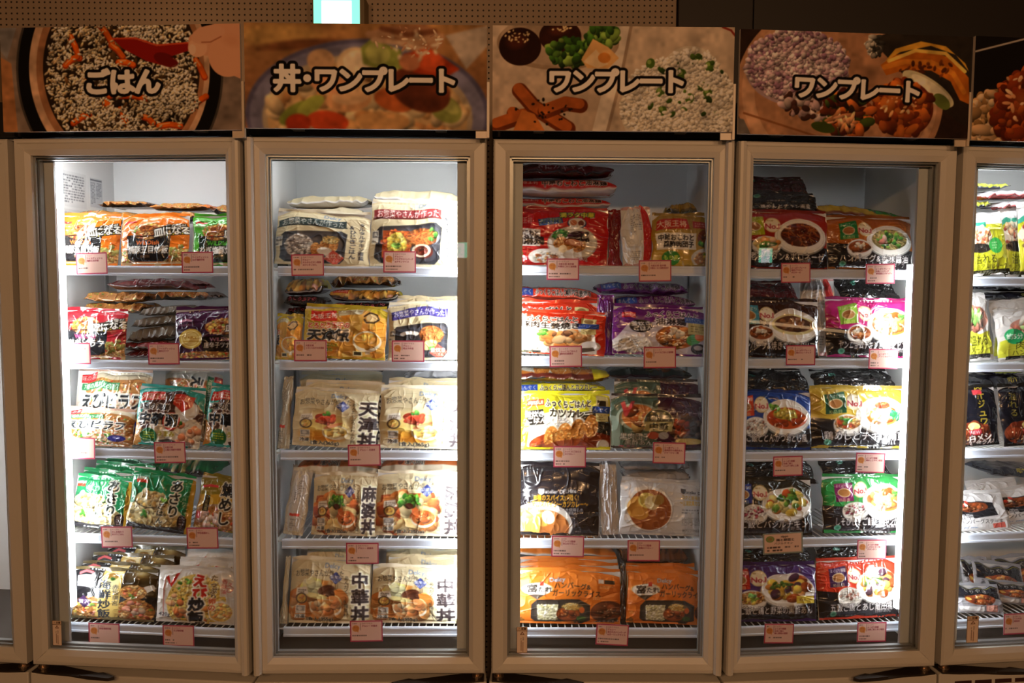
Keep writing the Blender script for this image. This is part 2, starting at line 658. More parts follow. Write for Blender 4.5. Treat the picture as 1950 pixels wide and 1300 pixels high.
def glyph(ch):
    if ch in GLYPH:
        return GLYPH[ch]
    co, e = _mesh_of(ch)
    if len(e) == 0:
        GLYPH[ch] = (None, 0.35 if ord(ch) < 256 else 1.0)
        return GLYPH[ch]
    co = co / EM
    wide = ord(ch) >= 0x2000
    if wide:
        adv = 1.0
        co[:, 0] += 0.02
    else:
        x0, x1 = co[:, 0].min(), co[:, 0].max()
        adv = float(x1 - x0) + 0.09
        co[:, 0] += 0.045 - x0
    co[:, 1] += 0.5 - BASE / EM
    P, Q = co[e[:, 0]], co[e[:, 1]]
    g = np.linspace(GLO, GHI, GN, dtype=np.float32)
    X, Y = np.meshgrid(g, g)
    X, Y = X.ravel()[:, None], Y.ravel()[:, None]
    best = np.full(X.shape[0], 9.0, np.float32)
    par = np.zeros(X.shape[0], np.int32)
    for s in range(0, len(P), 48):
        p, q = P[s:s + 48], Q[s:s + 48]
        d = q - p
        L2 = np.maximum((d ** 2).sum(1), 1e-12)
        t = np.clip(((X - p[:, 0]) * d[:, 0] + (Y - p[:, 1]) * d[:, 1]) / L2, 0, 1)
        dd = (X - p[:, 0] - t * d[:, 0]) ** 2 + (Y - p[:, 1] - t * d[:, 1]) ** 2
        best = np.minimum(best, dd.min(1))
        c = ((p[:, 1] > Y) != (q[:, 1] > Y)) & (X < (q[:, 0] - p[:, 0]) * (Y - p[:, 1]) / np.where(q[:, 1] == p[:, 1], 1e-9, q[:, 1] - p[:, 1]) + p[:, 0])
        par += c.sum(1)
    sd = np.sqrt(best) * np.where(par % 2 == 1, 1, -1)
    GLYPH[ch] = (sd.reshape(GN, GN), adv)
    return GLYPH[ch]


class Cv:
    """a printed sheet: x to the right, y down, both in canvas heights unless stated"""

    def __init__(s, asp, bg, H=200):
        s.H, s.W, s.asp = H, int(H * asp), asp
        s.a = np.empty((s.H, s.W, 3), np.float32)
        s.a[:] = srgb(bg)
        s.rng = np.random.default_rng(abs(hash((asp, H))) % 999 + 7)

    def _win(s, x0, y0, x1, y1):
        a, b = max(0, int(x0 * s.H) - 1), min(s.W, int(x1 * s.H) + 2)
        c, d = max(0, int(y0 * s.H) - 1), min(s.H, int(y1 * s.H) + 2)
        if b <= a or d <= c:
            return None
        X = (np.arange(a, b, dtype=np.float32) + 0.5) / s.H
        Y = (np.arange(c, d, dtype=np.float32) + 0.5) / s.H
        return slice(c, d), slice(a, b), X[None, :], Y[:, None]

    def _mix(s, sy, sx, al, col):
        v = s.a[sy, sx]
        v += (col - v) * al[..., None]

    def R(s, x0, y0, x1, y1, col, al=1.0):
        w = s._win(x0, y0, x1, y1)
        if w:
            sy, sx, X, Y = w
            h = s.H
            m = np.clip((X - x0) * h + .5, 0, 1) * np.clip((x1 - X) * h + .5, 0, 1) * np.clip((Y - y0) * h + .5, 0, 1) * np.clip((y1 - Y) * h + .5, 0, 1)
            s._mix(sy, sx, m * al, srgb(col))
        return s

    def G(s, x0, y0, x1, y1, c0, c1):
        """vertical blend of two inks"""
        w = s._win(x0, y0, x1, y1)
        if w:
            sy, sx, X, Y = w
            t = np.clip((Y - y0) / (y1 - y0), 0, 1)[..., None] + 0 * X[..., None]
            s.a[sy, sx] = srgb(c0) * (1 - t) + srgb(c1) * t
        return s

    def E(s, cx, cy, rx, ry, col, rot=0.0, al=1.0, soft=0.0):
        r = max(rx, ry)
        w = s._win(cx - r, cy - r, cx + r, cy + r)
        if w:
            sy, sx, X, Y = w
            c, n = math.cos(rot), math.sin(rot)
            u, v = ((X - cx) * c + (Y - cy) * n) / rx, (-(X - cx) * n + (Y - cy) * c) / ry
            q = np.sqrt(u * u + v * v)
            k = min(rx, ry) * s.H
            m = np.clip((1 - q) * k + .5, 0, 1) if not soft else np.clip((1 - q) / soft, 0, 1)
            s._mix(sy, sx, m * al, srgb(col))
        return s

    def ring(s, cx, cy, rx, ry, wd, col, al=1.0):
        w = s._win(cx - rx, cy - ry, cx + rx, cy + ry)
        if w:
            sy, sx, X, Y = w
            q = np.sqrt(((X - cx) / rx) ** 2 + ((Y - cy) / ry) ** 2)
            k = min(rx, ry) * s.H
            m = np.clip((1 - q) * k + .5, 0, 1) * np.clip((q - 1 + wd / min(rx, ry)) * k + .5, 0, 1)
            s._mix(sy, sx, m * al, srgb(col))
        return s

    def P(s, pts, col, al=1.0):
        p = np.array(pts, np.float32)
        w = s._win(p[:, 0].min(), p[:, 1].min(), p[:, 0].max(), p[:, 1].max())
        if w:
            sy, sx, X, Y = w
            m = np.zeros((Y.shape[0], X.shape[1]), np.float32)
            for ox, oy in ((-.25, -.25), (.25, -.25), (-.25, .25), (.25, .25)):
                ins = np.zeros(m.shape, bool)
                XX, YY = X + ox / s.H, Y + oy / s.H
                for i in range(len(p)):
                    a, b = p[i], p[(i + 1) % len(p)]
                    if a[1] == b[1]:
                        continue
                    ins ^= ((a[1] > YY) != (b[1] > YY)) & (XX < (b[0] - a[0]) * (YY - a[1]) / (b[1] - a[1]) + a[0])
                m += ins * .25
            s._mix(sy, sx, m * al, srgb(col))
        return s

    def L(s, pts, wd, col, al=1.0):
        """a polyline of ink"""
        for i in range(len(pts) - 1):
            (x0, y0), (x1, y1) = pts[i], pts[i + 1]
            w = s._win(min(x0, x1) - wd, min(y0, y1) - wd, max(x0, x1) + wd, max(y0, y1) + wd)
            if not w:
                continue
            sy, sx, X, Y = w
            dx, dy = x1 - x0, y1 - y0
            t = np.clip(((X - x0) * dx + (Y - y0) * dy) / max(dx * dx + dy * dy, 1e-9), 0, 1)
            d = np.sqrt((X - x0 - t * dx) ** 2 + (Y - y0 - t * dy) ** 2)
            s._mix(sy, sx, np.clip((wd / 2 - d) * s.H + .5, 0, 1) * al, srgb(col))
        return s

    def T(s, txt, cx, cy, sz, col, out=None, ow=0.10, b=0.0, rot=0.0, vert=False, sx=1.0, sp=0.0, al=1.0, skew=0.0, fit=None):
        adv = [glyph(c)[1] for c in txt]
        if vert:
            L = len(txt) * (1 + sp)
            pos = [(-0.5, -(i + .5) * (1 + sp) + L / 2 - .5) for i in range(len(txt))]
        else:
            L = sum(a + sp for a in adv)
            if fit and L * sz * sx > fit:
                sx = fit / (L * sz)
            pos, x = [], -L / 2
            for a in adv:
                pos.append((x, -0.5))
                x += a + sp
        c, n = math.cos(rot), math.sin(rot)
        passes = ([(ow + b, out)] if out else []) + [(b, col)]
        for grow, ink in passes:
            ink = srgb(ink)
            for ch, (gx, gy) in zip(txt, pos):
                sd = glyph(ch)[0]
                if sd is None:
                    continue
                # glyph centre in canvas
                u, v = (gx + .5) * sx * sz, -(gy + .5) * sz
                px, py = cx + u * c - v * n, cy + u * n + v * c
                r = sz * 1.15 * max(1, sx)
                w = s._win(px - r, py - r, px + r, py + r)
                if not w:
                    continue
                sy, sxx, X, Y = w
                dx, dy = X - px, Y - py
                U = (dx * c + dy * n) / (sz * sx) + .5
                V = .5 - (-dx * n + dy * c) / sz
                if vert and ch in 'ー～、。・':
                    if ch in 'ー～':
                        U, V = V, U
                    elif ch in '、。':
                        U, V = U - .55, V - .5
                if skew:
                    U = U - (V - .5) * skew
                fi = (U - GLO) / (GHI - GLO) * (GN - 1)
                fj = (V - GLO) / (GHI - GLO) * (GN - 1)
                ok = (fi >= 0) & (fi < GN - 1) & (fj >= 0) & (fj < GN - 1)
                fi, fj = np.clip(fi, 0, GN - 1.001), np.clip(fj, 0, GN - 1.001)
                i0, j0 = fi.astype(np.int32), fj.astype(np.int32)
                fx, fy = fi - i0, fj - j0
                d = (sd[j0, i0] * (1 - fx) + sd[j0, i0 + 1] * fx) * (1 - fy) + (sd[j0 + 1, i0] * (1 - fx) + sd[j0 + 1, i0 + 1] * fx) * fy
                m = np.clip((d + grow) * sz * s.H + .5, 0, 1) * ok
                s._mix(sy, sxx, m * al, ink)
        return s

    def small(s, x0, y0, x1, y1, rows, col, al=0.8, fill=.85):
        """unreadably small print, as broken lines"""
        h = (y1 - y0) / rows
        for r in range(rows):
            x = x0
            end = x0 + (x1 - x0) * (1 if r < rows - 1 else s.rng.uniform(.4, .9))
            while x < end:
                w = h * s.rng.uniform(.4, 1.1)
                if s.rng.random() < fill:
                    s.R(x, y0 + r * h + h * .2, min(x + w, end), y0 + r * h + h * .75, col, al * s.rng.uniform(.5, 1))
                x += w + h * .22
        return s

    def stamps(s, cx, cy, rx, ry, n, pal, smin, smax, el=(1, 2), shade=.5, box=False, rot=0.0, clip=1.0):
        g = s.rng
        pal = [srgb(p) for p in pal]
        cr, sr = math.cos(rot), math.sin(rot)
        for _ in range(n):
            if box:
                ux, uy = g.uniform(-1, 1), g.uniform(-1, 1)
            else:
                a, r = g.uniform(0, 2 * PI), math.sqrt(g.random()) * clip
                ux, uy = r * math.cos(a), r * math.sin(a)
            x, y = cx + ux * rx * cr - uy * ry * sr, cy + ux * rx * sr + uy * ry * cr
            z = g.uniform(smin, smax)
            e = g.uniform(*el)
            th = g.uniform(0, PI)
            ax, ay = z * e, z
            w = s._win(x - ax, y - ax, x + ax, y + ax)
            if not w:
                continue
            sy, sx, X, Y = w
            c, n_ = math.cos(th), math.sin(th)
            u, v = ((X - x) * c + (Y - y) * n_) / ax, (-(X - x) * n_ + (Y - y) * c) / ay
            q = np.sqrt(u * u + v * v)
            m = np.clip((1 - q) * ay * s.H + .4, 0, 1)
            col = pal[g.integers(len(pal))] * g.uniform(.88, 1.1)
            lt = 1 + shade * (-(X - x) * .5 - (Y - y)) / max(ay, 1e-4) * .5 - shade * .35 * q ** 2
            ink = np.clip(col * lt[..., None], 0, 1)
            t = s.a[sy, sx]
            t += (ink - t) * m[..., None]
        return s

    def strands(s, cx, cy, rx, ry, n, pal, wd, ln=1.0):
        g = s.rng
        for _ in range(n):
            a, r = g.uniform(0, 2 * PI), math.sqrt(g.random()) * .85
            x, y = cx + r * math.cos(a) * rx, cy + r * math.sin(a) * ry
            th, k = g.uniform(0, 2 * PI), g.uniform(-1, 1) * 3 / max(rx, ry)
            st = max(rx, ry) * .14 * ln
            pts = [(x, y)]
            for _i in range(7):
                x += math.cos(th) * st
                y += math.sin(th) * st
                th += k * st
                if ((x - cx) / rx) ** 2 + ((y - cy) / ry) ** 2 > 1:
                    break
                pts.append((x, y))
            c = srgb(pal[g.integers(len(pal))]) * 255
            s.L([(p[0], p[1] + wd * .35) for p in pts], wd, tuple(c * .6))
            s.L(pts, wd * .8, tuple(np.clip(c * g.uniform(.85, 1.12), 0, 255)))
        return s

    def blur(s, k, n=2):
        for _ in range(n):
            for ax in (0, 1):
                pd = [(0, 0)] * 3
                pd[ax] = (k, k)
                b = np.pad(s.a, pd, 'edge')
                cs = np.cumsum(np.concatenate([np.zeros_like(b.take([0], ax)), b], ax), ax)
                L = s.a.shape[ax]
                s.a = ((cs.take(range(2 * k + 1, 2 * k + 1 + L), ax) - cs.take(range(0, L), ax)) / (2 * k + 1)).astype(np.float32)
        return s

    def mottle(s, amp, cells=(14, 7)):
        s.a *= (1 + amp * nz(s.rng, s.W, s.H, cells) + amp * .6 * nz(s.rng, s.W, s.H, (cells[0] * 3, cells[1] * 3)))[..., None].astype(np.float32)
        np.clip(s.a, 0, 1, out=s.a)
        return s

    # ---- kinds of printed food
    def rice(s, cx, cy, rx, ry, bits=None, tint=None, k=1.0):
        s.E(cx, cy, rx, ry, tint or 'c9c2b2')
        n = int(90 * k)
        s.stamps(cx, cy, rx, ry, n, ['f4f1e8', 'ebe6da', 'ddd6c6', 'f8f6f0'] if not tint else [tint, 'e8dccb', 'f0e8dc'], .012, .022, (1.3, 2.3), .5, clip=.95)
        if bits:
            s.stamps(cx, cy, rx, ry, int(22 * k), bits, .010, .022, (1, 2.4), .4, clip=.9)
        return s

    def fried(s, cx, cy, rx, ry, extra=(), k=1.0):
        s.E(cx, cy, rx, ry, 'a5703a')
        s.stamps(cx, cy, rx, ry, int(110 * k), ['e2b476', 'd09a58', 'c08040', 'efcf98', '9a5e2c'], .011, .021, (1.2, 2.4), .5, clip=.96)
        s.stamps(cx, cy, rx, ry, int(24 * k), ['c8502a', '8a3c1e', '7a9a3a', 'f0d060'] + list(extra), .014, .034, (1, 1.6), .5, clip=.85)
        return s

    def meat(s, cx, cy, rx, ry, n=10, pal=('8c4a22', 'a85c2a', '6e3214', 'b8743a'), sz=.3, gl=1.0):
        s.E(cx, cy, rx, ry, pal[0])
        r = min(rx, ry)
        s.stamps(cx, cy, rx, ry, n, pal, r * sz, r * sz * 1.6, (1, 1.7), .7, clip=.72)
        if gl:
            s.stamps(cx, cy, rx, ry, int(n * 1.2), ['f0d8b0', 'd8a870'], r * .03, r * .07, (1, 3), .1, clip=.7)
        return s

    def katsu(s, cx, cy, rx, ry, rot=-.35, n=4):
        c, q = math.cos(rot), math.sin(rot)
        for i in range(n):
            t = (i + .5) / n * 2 - 1
            x, y = cx + t * rx * c, cy + t * rx * q
            s.E(x + rx * .06, y + ry * .1, rx / n * .8, ry, 'f0dcb8', rot + .5)
            s.E(x, y, rx / n * 1.02, ry, 'b8702a', rot + .45)
            s.stamps(x, y, rx / n * .9, ry * .9, 60, ['d8924a', 'c07830', 'e8b068', 'a05c20'], .008, .016, (1, 1.6), .5, rot=rot + .45)
        return s

    def noodle(s, cx, cy, rx, ry, pal=('e8c070', 'd8a850', 'f0d898'), k=1.0):
        s.E(cx, cy, rx, ry, tuple(srgb(pal[0]) * 255 * .55))
        return s.strands(cx, cy, rx, ry, int(46 * k), pal, .016)

    def greens(s, cx, cy, rx, ry, n=14, pal=('3a7a2a', '5a9a3a', '2c5a20', '86b84a')):
        return s.stamps(cx, cy, rx, ry, n, pal, .014, .034, (1, 2.2), .5)

    def plate(s, cx, cy, rx, ry, col='f2efe8'):
        s.E(cx, cy + ry * .06, rx * 1.02, ry * 1.04, tuple(srgb(col) * 255 * .62))
        s.E(cx, cy, rx, ry, col)
        s.ring(cx, cy, rx * .93, ry * .92, .006, tuple(srgb(col) * 255 * .82))
        return s

    def rc(s, x, y):
        """average ink around vertices; x,y in 0..1 of the sheet"""
        k = 2
        h, w = s.H // k * k, s.W // k * k
        b = s.a[:h, :w].reshape(h // k, k, w // k, k, 3).mean((1, 3))
        fi, fj = np.clip(x * b.shape[1] - .5, 0, b.shape[1] - 1.001), np.clip(y * b.shape[0] - .5, 0, b.shape[0] - 1.001)
        i0, j0 = fi.astype(int), fj.astype(int)
        fx, fy = (fi - i0)[..., None], (fj - j0)[..., None]
        return (b[j0, i0] * (1 - fx) + b[j0, i0 + 1] * fx) * (1 - fy) + (b[j0 + 1, i0] * (1 - fx) + b[j0 + 1, i0 + 1] * fx) * fy


def set_print(me, cols):
    """cols: (nverts,3) sRGB"""
    at = me.color_attributes.new('print', 'BYTE_COLOR', 'POINT')
    c = np.ones((len(cols), 4), np.float32)
    c[:, :3] = np.clip(cols, 0, 1)
    at.data.foreach_set('color_srgb', c.ravel())


def grid_faces(nx, ny, o=0, flip=False):
    i, j = np.meshgrid(np.arange(nx - 1), np.arange(ny - 1))
    a = (j * nx + i + o).ravel()
    f = np.stack([a, a + 1, a + nx + 1, a + nx], 1)
    return f[:, ::-1] if flip else f


def np_mesh(name, v, f, m, smooth=True):
    me = bpy.data.meshes.new(name)
    me.vertices.add(len(v))
    me.vertices.foreach_set('co', np.asarray(v, np.float32).ravel())
    n = len(f)
    me.loops.add(n * 4)
    me.loops.foreach_set('vertex_index', np.asarray(f, np.int32).ravel())
    me.polygons.add(n)
    me.polygons.foreach_set('loop_start', np.arange(0, n * 4, 4, dtype=np.int32))
    me.polygons.foreach_set('use_smooth', np.full(n, smooth))
    me.materials.append(m)
    me.update(calc_edges=True)
    me.validate()
    return me


def flat_print(name, cv, w, h, t, nx, m, edge='e8e4dc', back=None):
    """a thin printed board, face towards -y, centred in x, standing on z=0"""
    ny = max(2, int(nx * h / w))
    u, v = np.meshgrid(np.linspace(0, 1, nx), np.linspace(0, 1, ny))
    P = np.stack([(u - .5) * w, np.zeros_like(u), (1 - v) * h], -1).reshape(-1, 3)
    C = cv.rc(u, v).reshape(-1, 3)
    F = grid_faces(nx, ny, 0, True)
    n = len(P)
    bx = np.array([(-w / 2, 0, 0), (w / 2, 0, 0), (w / 2, t, 0), (-w / 2, t, 0), (-w / 2, 0, h), (w / 2, 0, h), (w / 2, t, h), (-w / 2, t, h)])
    bf = np.array([(3, 2, 1, 0), (4, 5, 6, 7), (1, 2, 6, 5), (2, 3, 7, 6), (3, 0, 4, 7)]) + n
    me = np_mesh(name, np.concatenate([P, bx]), np.concatenate([F, bf]), m, False)
    set_print(me, np.concatenate([C, np.tile(srgb(edge), (8, 1))]))
    return me


# ------------------------------------------------------------------ wrinkled film bags
def nz(rng, nx, ny, cells):
    """smooth random field on an nx x ny grid"""
    gx, gy = cells
    r = rng.normal(0, 1, (gy + 3, gx + 3))
    x, y = np.linspace(0, gx - 1e-3, nx), np.linspace(0, gy - 1e-3, ny)
    i, j = x.astype(int), y.astype(int)
    fx, fy = x - i, y - j
    fx, fy = fx * fx * (3 - 2 * fx), (fy * fy * (3 - 2 * fy))[:, None]
    a = r[j][:, i] * (1 - fx) + r[j][:, i + 1] * fx
    b = r[j + 1][:, i] * (1 - fx) + r[j + 1][:, i + 1] * fx
    return a * (1 - fy) + b * fy


def creases(rng, u, v, n, w0=.008, amp=1.0):
    h = np.zeros_like(u)
    for _ in range(n):
        side = rng.integers(4)
        t = rng.uniform(.05, .95)
        x0, y0 = [(t, .03), (t, .97), (.03, t), (.97, t)][side]
        th = [PI / 2, -PI / 2, 0, PI][side] + rng.uniform(-.9, .9)
        L = rng.uniform(.12, .5)
        dx, dy = math.cos(th) * L, math.sin(th) * L
        tt = np.clip(((u - x0) * dx + (v - y0) * dy) / (L * L), 0, 1)
        d = np.sqrt((u - x0 - tt * dx) ** 2 + (v - y0 - tt * dy) ** 2)
        w = w0 * rng.uniform(.7, 2.2)
        h += rng.choice([-1, 1, 1]) * rng.uniform(.4, 1) * np.exp(-d / w) * (1 - tt) ** .7
    return h * amp


def pouch_mesh(name, cv, w, h, t, seed, m, q=1.0, backcol='d8d8d8', wr=1.0, soft=1.0, oval=False):
    """a filled pillow bag standing on its bottom edge: face towards -y, x centred, z from 0"""
    rng = np.random.default_rng(seed)
    nx = max(24, int(w * 760 * q))
    ny = max(20, int(h * 760 * q))
    u, v = np.meshgrid(np.linspace(0, 1, nx), np.linspace(0, 1, ny))      # v: 0 top .. 1 bottom
    su, sv = np.abs(2 * u - 1), np.abs(2 * v - 1)
    B = (np.clip(1 - su ** (2.6 * soft), 0, 1) ** .62) * (np.clip(1 - np.clip((sv - .0) / .93, 0, 1) ** (3.0 * soft), 0, 1) ** .62)
    lump = nz(rng, nx, ny, (4, 4)) * .10 + nz(rng, nx, ny, (9, 7)) * .045
    rid = 1 - np.abs(nz(rng, nx, ny, (6, 5)))
    rid2 = 1 - np.abs(nz(rng, nx, ny, (13, 10)))
    y = -t * .5 * B * (1 + lump * 1.5)
    hw = (np.clip(rid, 0, 1) ** 3 * .0030 + np.clip(rid2, 0, 1) ** 4 * .0015 + creases(rng, u, v, int(16 * wr), .006, .0034) + creases(rng, u, v, 5, .022, .0050)) * wr
    hw *= .35 + .65 * np.clip(B * 2.2, 0, 1)
    # gathered pleats running out of the top and bottom seals
    pl = np.sin(u * w * 520 + nz(rng, nx, ny, (5, 2)) * 2.5) * np.exp(-np.minimum(v, 1 - v) / .07) * .0003 * wr
    y = y - hw - pl
    # seal zones are flat
    pull = .035 * B * np.sign(u - .5) * su ** 2
    sidew = np.clip(nz(rng, 2, ny, (1, 5))[:, :1], -1.3, 1.3) * .0022 * min(wr, 1.5)
    x = (u - .5 - pull * .5) * w + sidew * np.sign(u - .5) * su ** 3
    if oval:
        x = x * (.50 + .50 * np.sqrt(np.clip(1 - (2 * v - 1) ** 2, 0, 1)))
    wav = (nz(rng, nx, 2, (6, 1))[:1] * .0030 + nz(rng, nx, 2, (3, 1))[:1] * .0030) * wr
    sag = .03 * (1 - np.abs(2 * v - 1)) * 0
    z = (1 - v) * h + wav * (1 - v) ** 2 - .010 * h / .16 * su ** 5 * (1 - v) ** 3
    z = np.maximum(z, 0)
    P = np.stack([x, y, z], -1).reshape(-1, 3)
    C = cv.rc(u, v).reshape(-1, 3)
    F = grid_faces(nx, ny, 0, True)
    # back face, coarser
    bx, by = 18, 16
    U, V = np.meshgrid(np.linspace(0, 1, bx), np.linspace(0, 1, by))
    SU, SV = np.abs(2 * U - 1), np.abs(2 * V - 1)
    BB = (np.clip(1 - SU ** 2.6, 0, 1) ** .62) * (np.clip(1 - np.clip(SV / .93, 0, 1) ** 3, 0, 1) ** .62)
    PB = np.stack([(U - .5 - .0175 * BB * np.sign(U - .5) * SU ** 2) * w, t * .5 * BB + .0004, (1 - V) * h], -1).reshape(-1, 3)
    FB = grid_faces(bx, by, len(P), False)
    me = np_mesh(name, np.concatenate([P, PB]), np.concatenate([F, FB]), m)
    set_print(me, np.concatenate([C, np.tile(srgb(backcol), (len(PB), 1))]))
    return me


def strip_mesh(name, w, hh, seed, m, col, vert=False, th=.0018):
    """a crimped heat-seal strip"""
    rng = np.random.default_rng(seed)
    nx, ny = max(30, int(w * 500)), 6
    u, v = np.meshgrid(np.linspace(0, 1, nx), np.linspace(0, 1, ny))
    zz = nz(rng, nx, 2, (8, 1))[:1] * .0016
    y = np.sin(v * PI * 5) * .0006 + nz(rng, nx, ny, (9, 1)) * .0016
    c = np.tile(srgb(col), (nx * ny, 1)) * (1 + .05 * np.sin(v * PI * 10).reshape(-1, 1))
    if vert:
        P = np.stack([(v - .5) * hh, y, u * w + 0 * v], -1).reshape(-1, 3)
    else:
        P = np.stack([(u - .5) * w, y, (v) * hh + zz * (v)], -1).reshape(-1, 3)
    P2 = P + np.array([0, th, 0])
    F = grid_faces(nx, ny, 0)
    me = np_mesh(name, np.concatenate([P, P2]), np.concatenate([F, grid_faces(nx, ny, nx * ny, True)]), m)
    set_print(me, np.concatenate([c, c]))
    return me


def lying_mesh(name, cv, w, d, t, seed, m, q=1.0, wr=1.0, ears=.10):
    """a bag lying on its back seen from its edge: sheet wraps from the underside front, over the near edge, across the top"""
    rng = np.random.default_rng(seed)
    nx = max(24, int(w * 700 * q))
    ns = 46
    u, s_ = np.meshgrid(np.linspace(0, 1, nx), np.linspace(0, 1, ns))   # s: 0 far top .. 1 under the near edge
    e = np.abs(2 * u - 1)
    B = np.clip(1 - e ** 5.5, 0, 1) ** .42                               # thickness along the width
    B = np.maximum(B, .05)
    top = s_ < .5
    slope = (s_ >= .5) & (s_ < .84)
    k = np.clip(s_ / .5, 0, 1)
    mm = np.clip((s_ - .5) / .34, 0, 1)
    un = np.clip((s_ - .84) / .16, 0, 1)
    T = t * B
    yf = min(.05, t * 1.1)
    y = np.where(top, d - k * (d - yf), np.where(slope, yf * (1 - mm), un * .03))
    z = np.where(top, T * (.35 + .65 * np.clip(k / .18, 0, 1) ** .5), np.where(slope, T * (.30 + .70 * np.cos(mm * PI / 2) ** .85), T * .30 * (1 - un)))
    ear = np.exp(-(1 - e) / .05) * t * .22 * rng.choice([-.4, 1.0], 2)[(u > .5).astype(int)]
    z = z + (t - T) * .30 + ear * (s_ > .3)
    rid = 1 - np.abs(nz(rng, nx, ns, (7, 4)))
    gath = nz(rng, nx, 2, (15, 1))[:1] * np.exp(-((s_ - .80) / .22) ** 2) * .0022
    dz = (np.clip(rid, 0, 1) ** 3 * .0022 + nz(rng, nx, ns, (10, 6)) * .0009 + creases(rng, u, s_, int(18 * wr), .008, .0028) + gath) * wr
    z = z + dz * (.35 + .65 * B) * (1 - un)
    y = y - np.where(slope, dz * 1.2, 0)
    droop = np.clip(nz(rng, nx, 2, (3, 1))[:1], -1.2, 1.2) * .0030 * wr
    z = np.clip(z + droop, 0.0, t * 1.12)
    x = (u - .5) * w + np.clip(nz(rng, 2, ns, (1, 4))[:, :1], -1, 1) * .003 * np.sign(u - .5) * e ** 4
    P = np.stack([x, y, z], -1).reshape(-1, 3)
    C = cv.rc(u, s_).reshape(-1, 3)
    F = grid_faces(nx, ns, 0, True)
    # underside
    nb = len(P)
    U, V = np.meshgrid(np.linspace(0, 1, 16), np.linspace(0, 1, 6))
    BB = np.maximum(np.clip(1 - np.abs(2 * U - 1) ** 3.2, 0, 1) ** .55, .05)
    PB = np.stack([(U - .5) * w, .03 + V * (d - .03), (t - t * BB) * .30 + t * BB * .33 * V ** 4], -1).reshape(-1, 3)
    me = np_mesh(name, np.concatenate([P, PB]), np.concatenate([F, grid_faces(16, 6, nb, True)]), m)
    set_print(me, np.concatenate([C, np.tile(srgb('c8c8c8'), (len(PB), 1))]))
    return me


M_FILM = print_mat('glossy_printed_film', 0.24, coat=0.5, bump=0.22)
M_PAPER = print_mat('matte_printed_film', 0.42, coat=0.12, bump=0.2)
M_BOARD = print_mat('printed_board', 0.75, spec=0.12)
M_CARD = print_mat('laminated_card', 0.45)
# ------------------------------------------------------------------ header signs
def sign_rice():
    c = Cv(2.28, '8a7a70', 400)
    c.P([(0, 0), (.16, 0), (.06, .30), (0, .22)], '8c8a8e').P([(.0, .28), (.1, .34), (.14, 1), (0, 1)], 'b07a50')
    c.E(1.13, .44, .985, 1.16, '0c0a08').ring(1.13, .44, .985, 1.16, .02, '4a4440')
    c.E(1.13, .42, .86, 1.02, 'd8b090').E(1.14, .42, .80, .95, 'b07c58').E(1.15, .42, .745, .88, '2c2012')
    g = ['f4e6cc', 'e6d0aa', 'fff4e0', 'd2b488', 'eadabc']
    c.stamps(1.15, .42, .72, .84, 2300, g, .008, .013, (1.8, 2.8), .7)
    c.stamps(1.15, .42, .70, .82, 110, ['3a2a18', '4e3820', '2a2010', '6e5030'], .012, .03, (2, 4), .5)
    for x, y, a, l in ((.72, .2, 1.2, .22), (1.02, .08, 1.0, .2), (.68, .33, -.6, .14), (1.12, .24, .8, .15), (1.2, .36, .2, .14), (1.25, .68, .1, .26), (1.0, .62, .9, .12), (.98, .74, .3, .1),
                       (.76, .88, -.5, .18), (1.9, .42, 1.1, .18), (1.88, .74, -.7, .18), (1.16, .86, 1.2, .14), (1.6, .96, 0, .2), (.86, .55, 1, .1), (1.5, .3, .4, .14), (1.4, .9, .6, .1)):
        dx, dy = math.cos(a) * l / 2, math.sin(a) * l / 2
        c.L([(x - dx, y - dy), (x, y - .015), (x + dx, y + dy)], .060, 'b03c10').L([(x - dx, y - dy - .008), (x, y - .022), (x + dx, y + dy - .008)], .044, 'f06a14').L([(x - dx, y - dy - .016), (x, y - .03)], .012, 'ffb070')
    c.stamps(1.15, .42, .72, .84, 700, g, .008, .013, (1.8, 2.8), .7)
    for x, y, r in ((1.62, .55, .2), (.92, .50, .19), (1.1, .95, .2), (1.75, .72, .14), (1.35, .1, .14), (.85, .72, .12), (1.5, .75, .16)):
        c.stamps(x, y, r, r * .9, 150, ['fff6e6', 'f8e8cc', 'ecd8b4'], .008, .013, (1.8, 2.6), .8)
    c.mottle(.10, (16, 8))
    c.P([(1.08, .12), (1.3, .13), (1.5, .2), (1.82, .17), (1.82, .24), (1.62, .30), (1.70, .36), (1.62, .40), (1.4, .34), (1.18, .22)], '96180c')
    c.L([(1.08, .12), (1.3, .12), (1.5, .19), (1.82, .17)], .016, 'd8502f').E(1.58, .33, .12, .06, '5e0c06', .4, .7)
    c.P([(1.80, .12), (1.9, .03), (2.28, -.05), (2.28, .52), (2.1, .44), (1.98, .30), (1.86, .28), (1.79, .22)], 'e4a886')
    c.E(1.88, .22, .09, .09, 'f0bc9a').E(1.98, .10, .16, .085, 'e6ae8e', -.2).E(2.16, .3, .18, .2, 'e8ac88').E(1.83, .235, .035, .05, 'f6d0b4').E(2.2, .16, .12, .08, 'd89874', .3, .6, .7)
    c.L([(2.1, .12), (2.0, .17), (1.92, .17)], .012, 'b06c4c')
    c.blur(1, 1)
    c.T('ごはん', 1.145, .535, .255, 'fffaf4', '0a0807', .105, .058, sp=-.06)
    return c


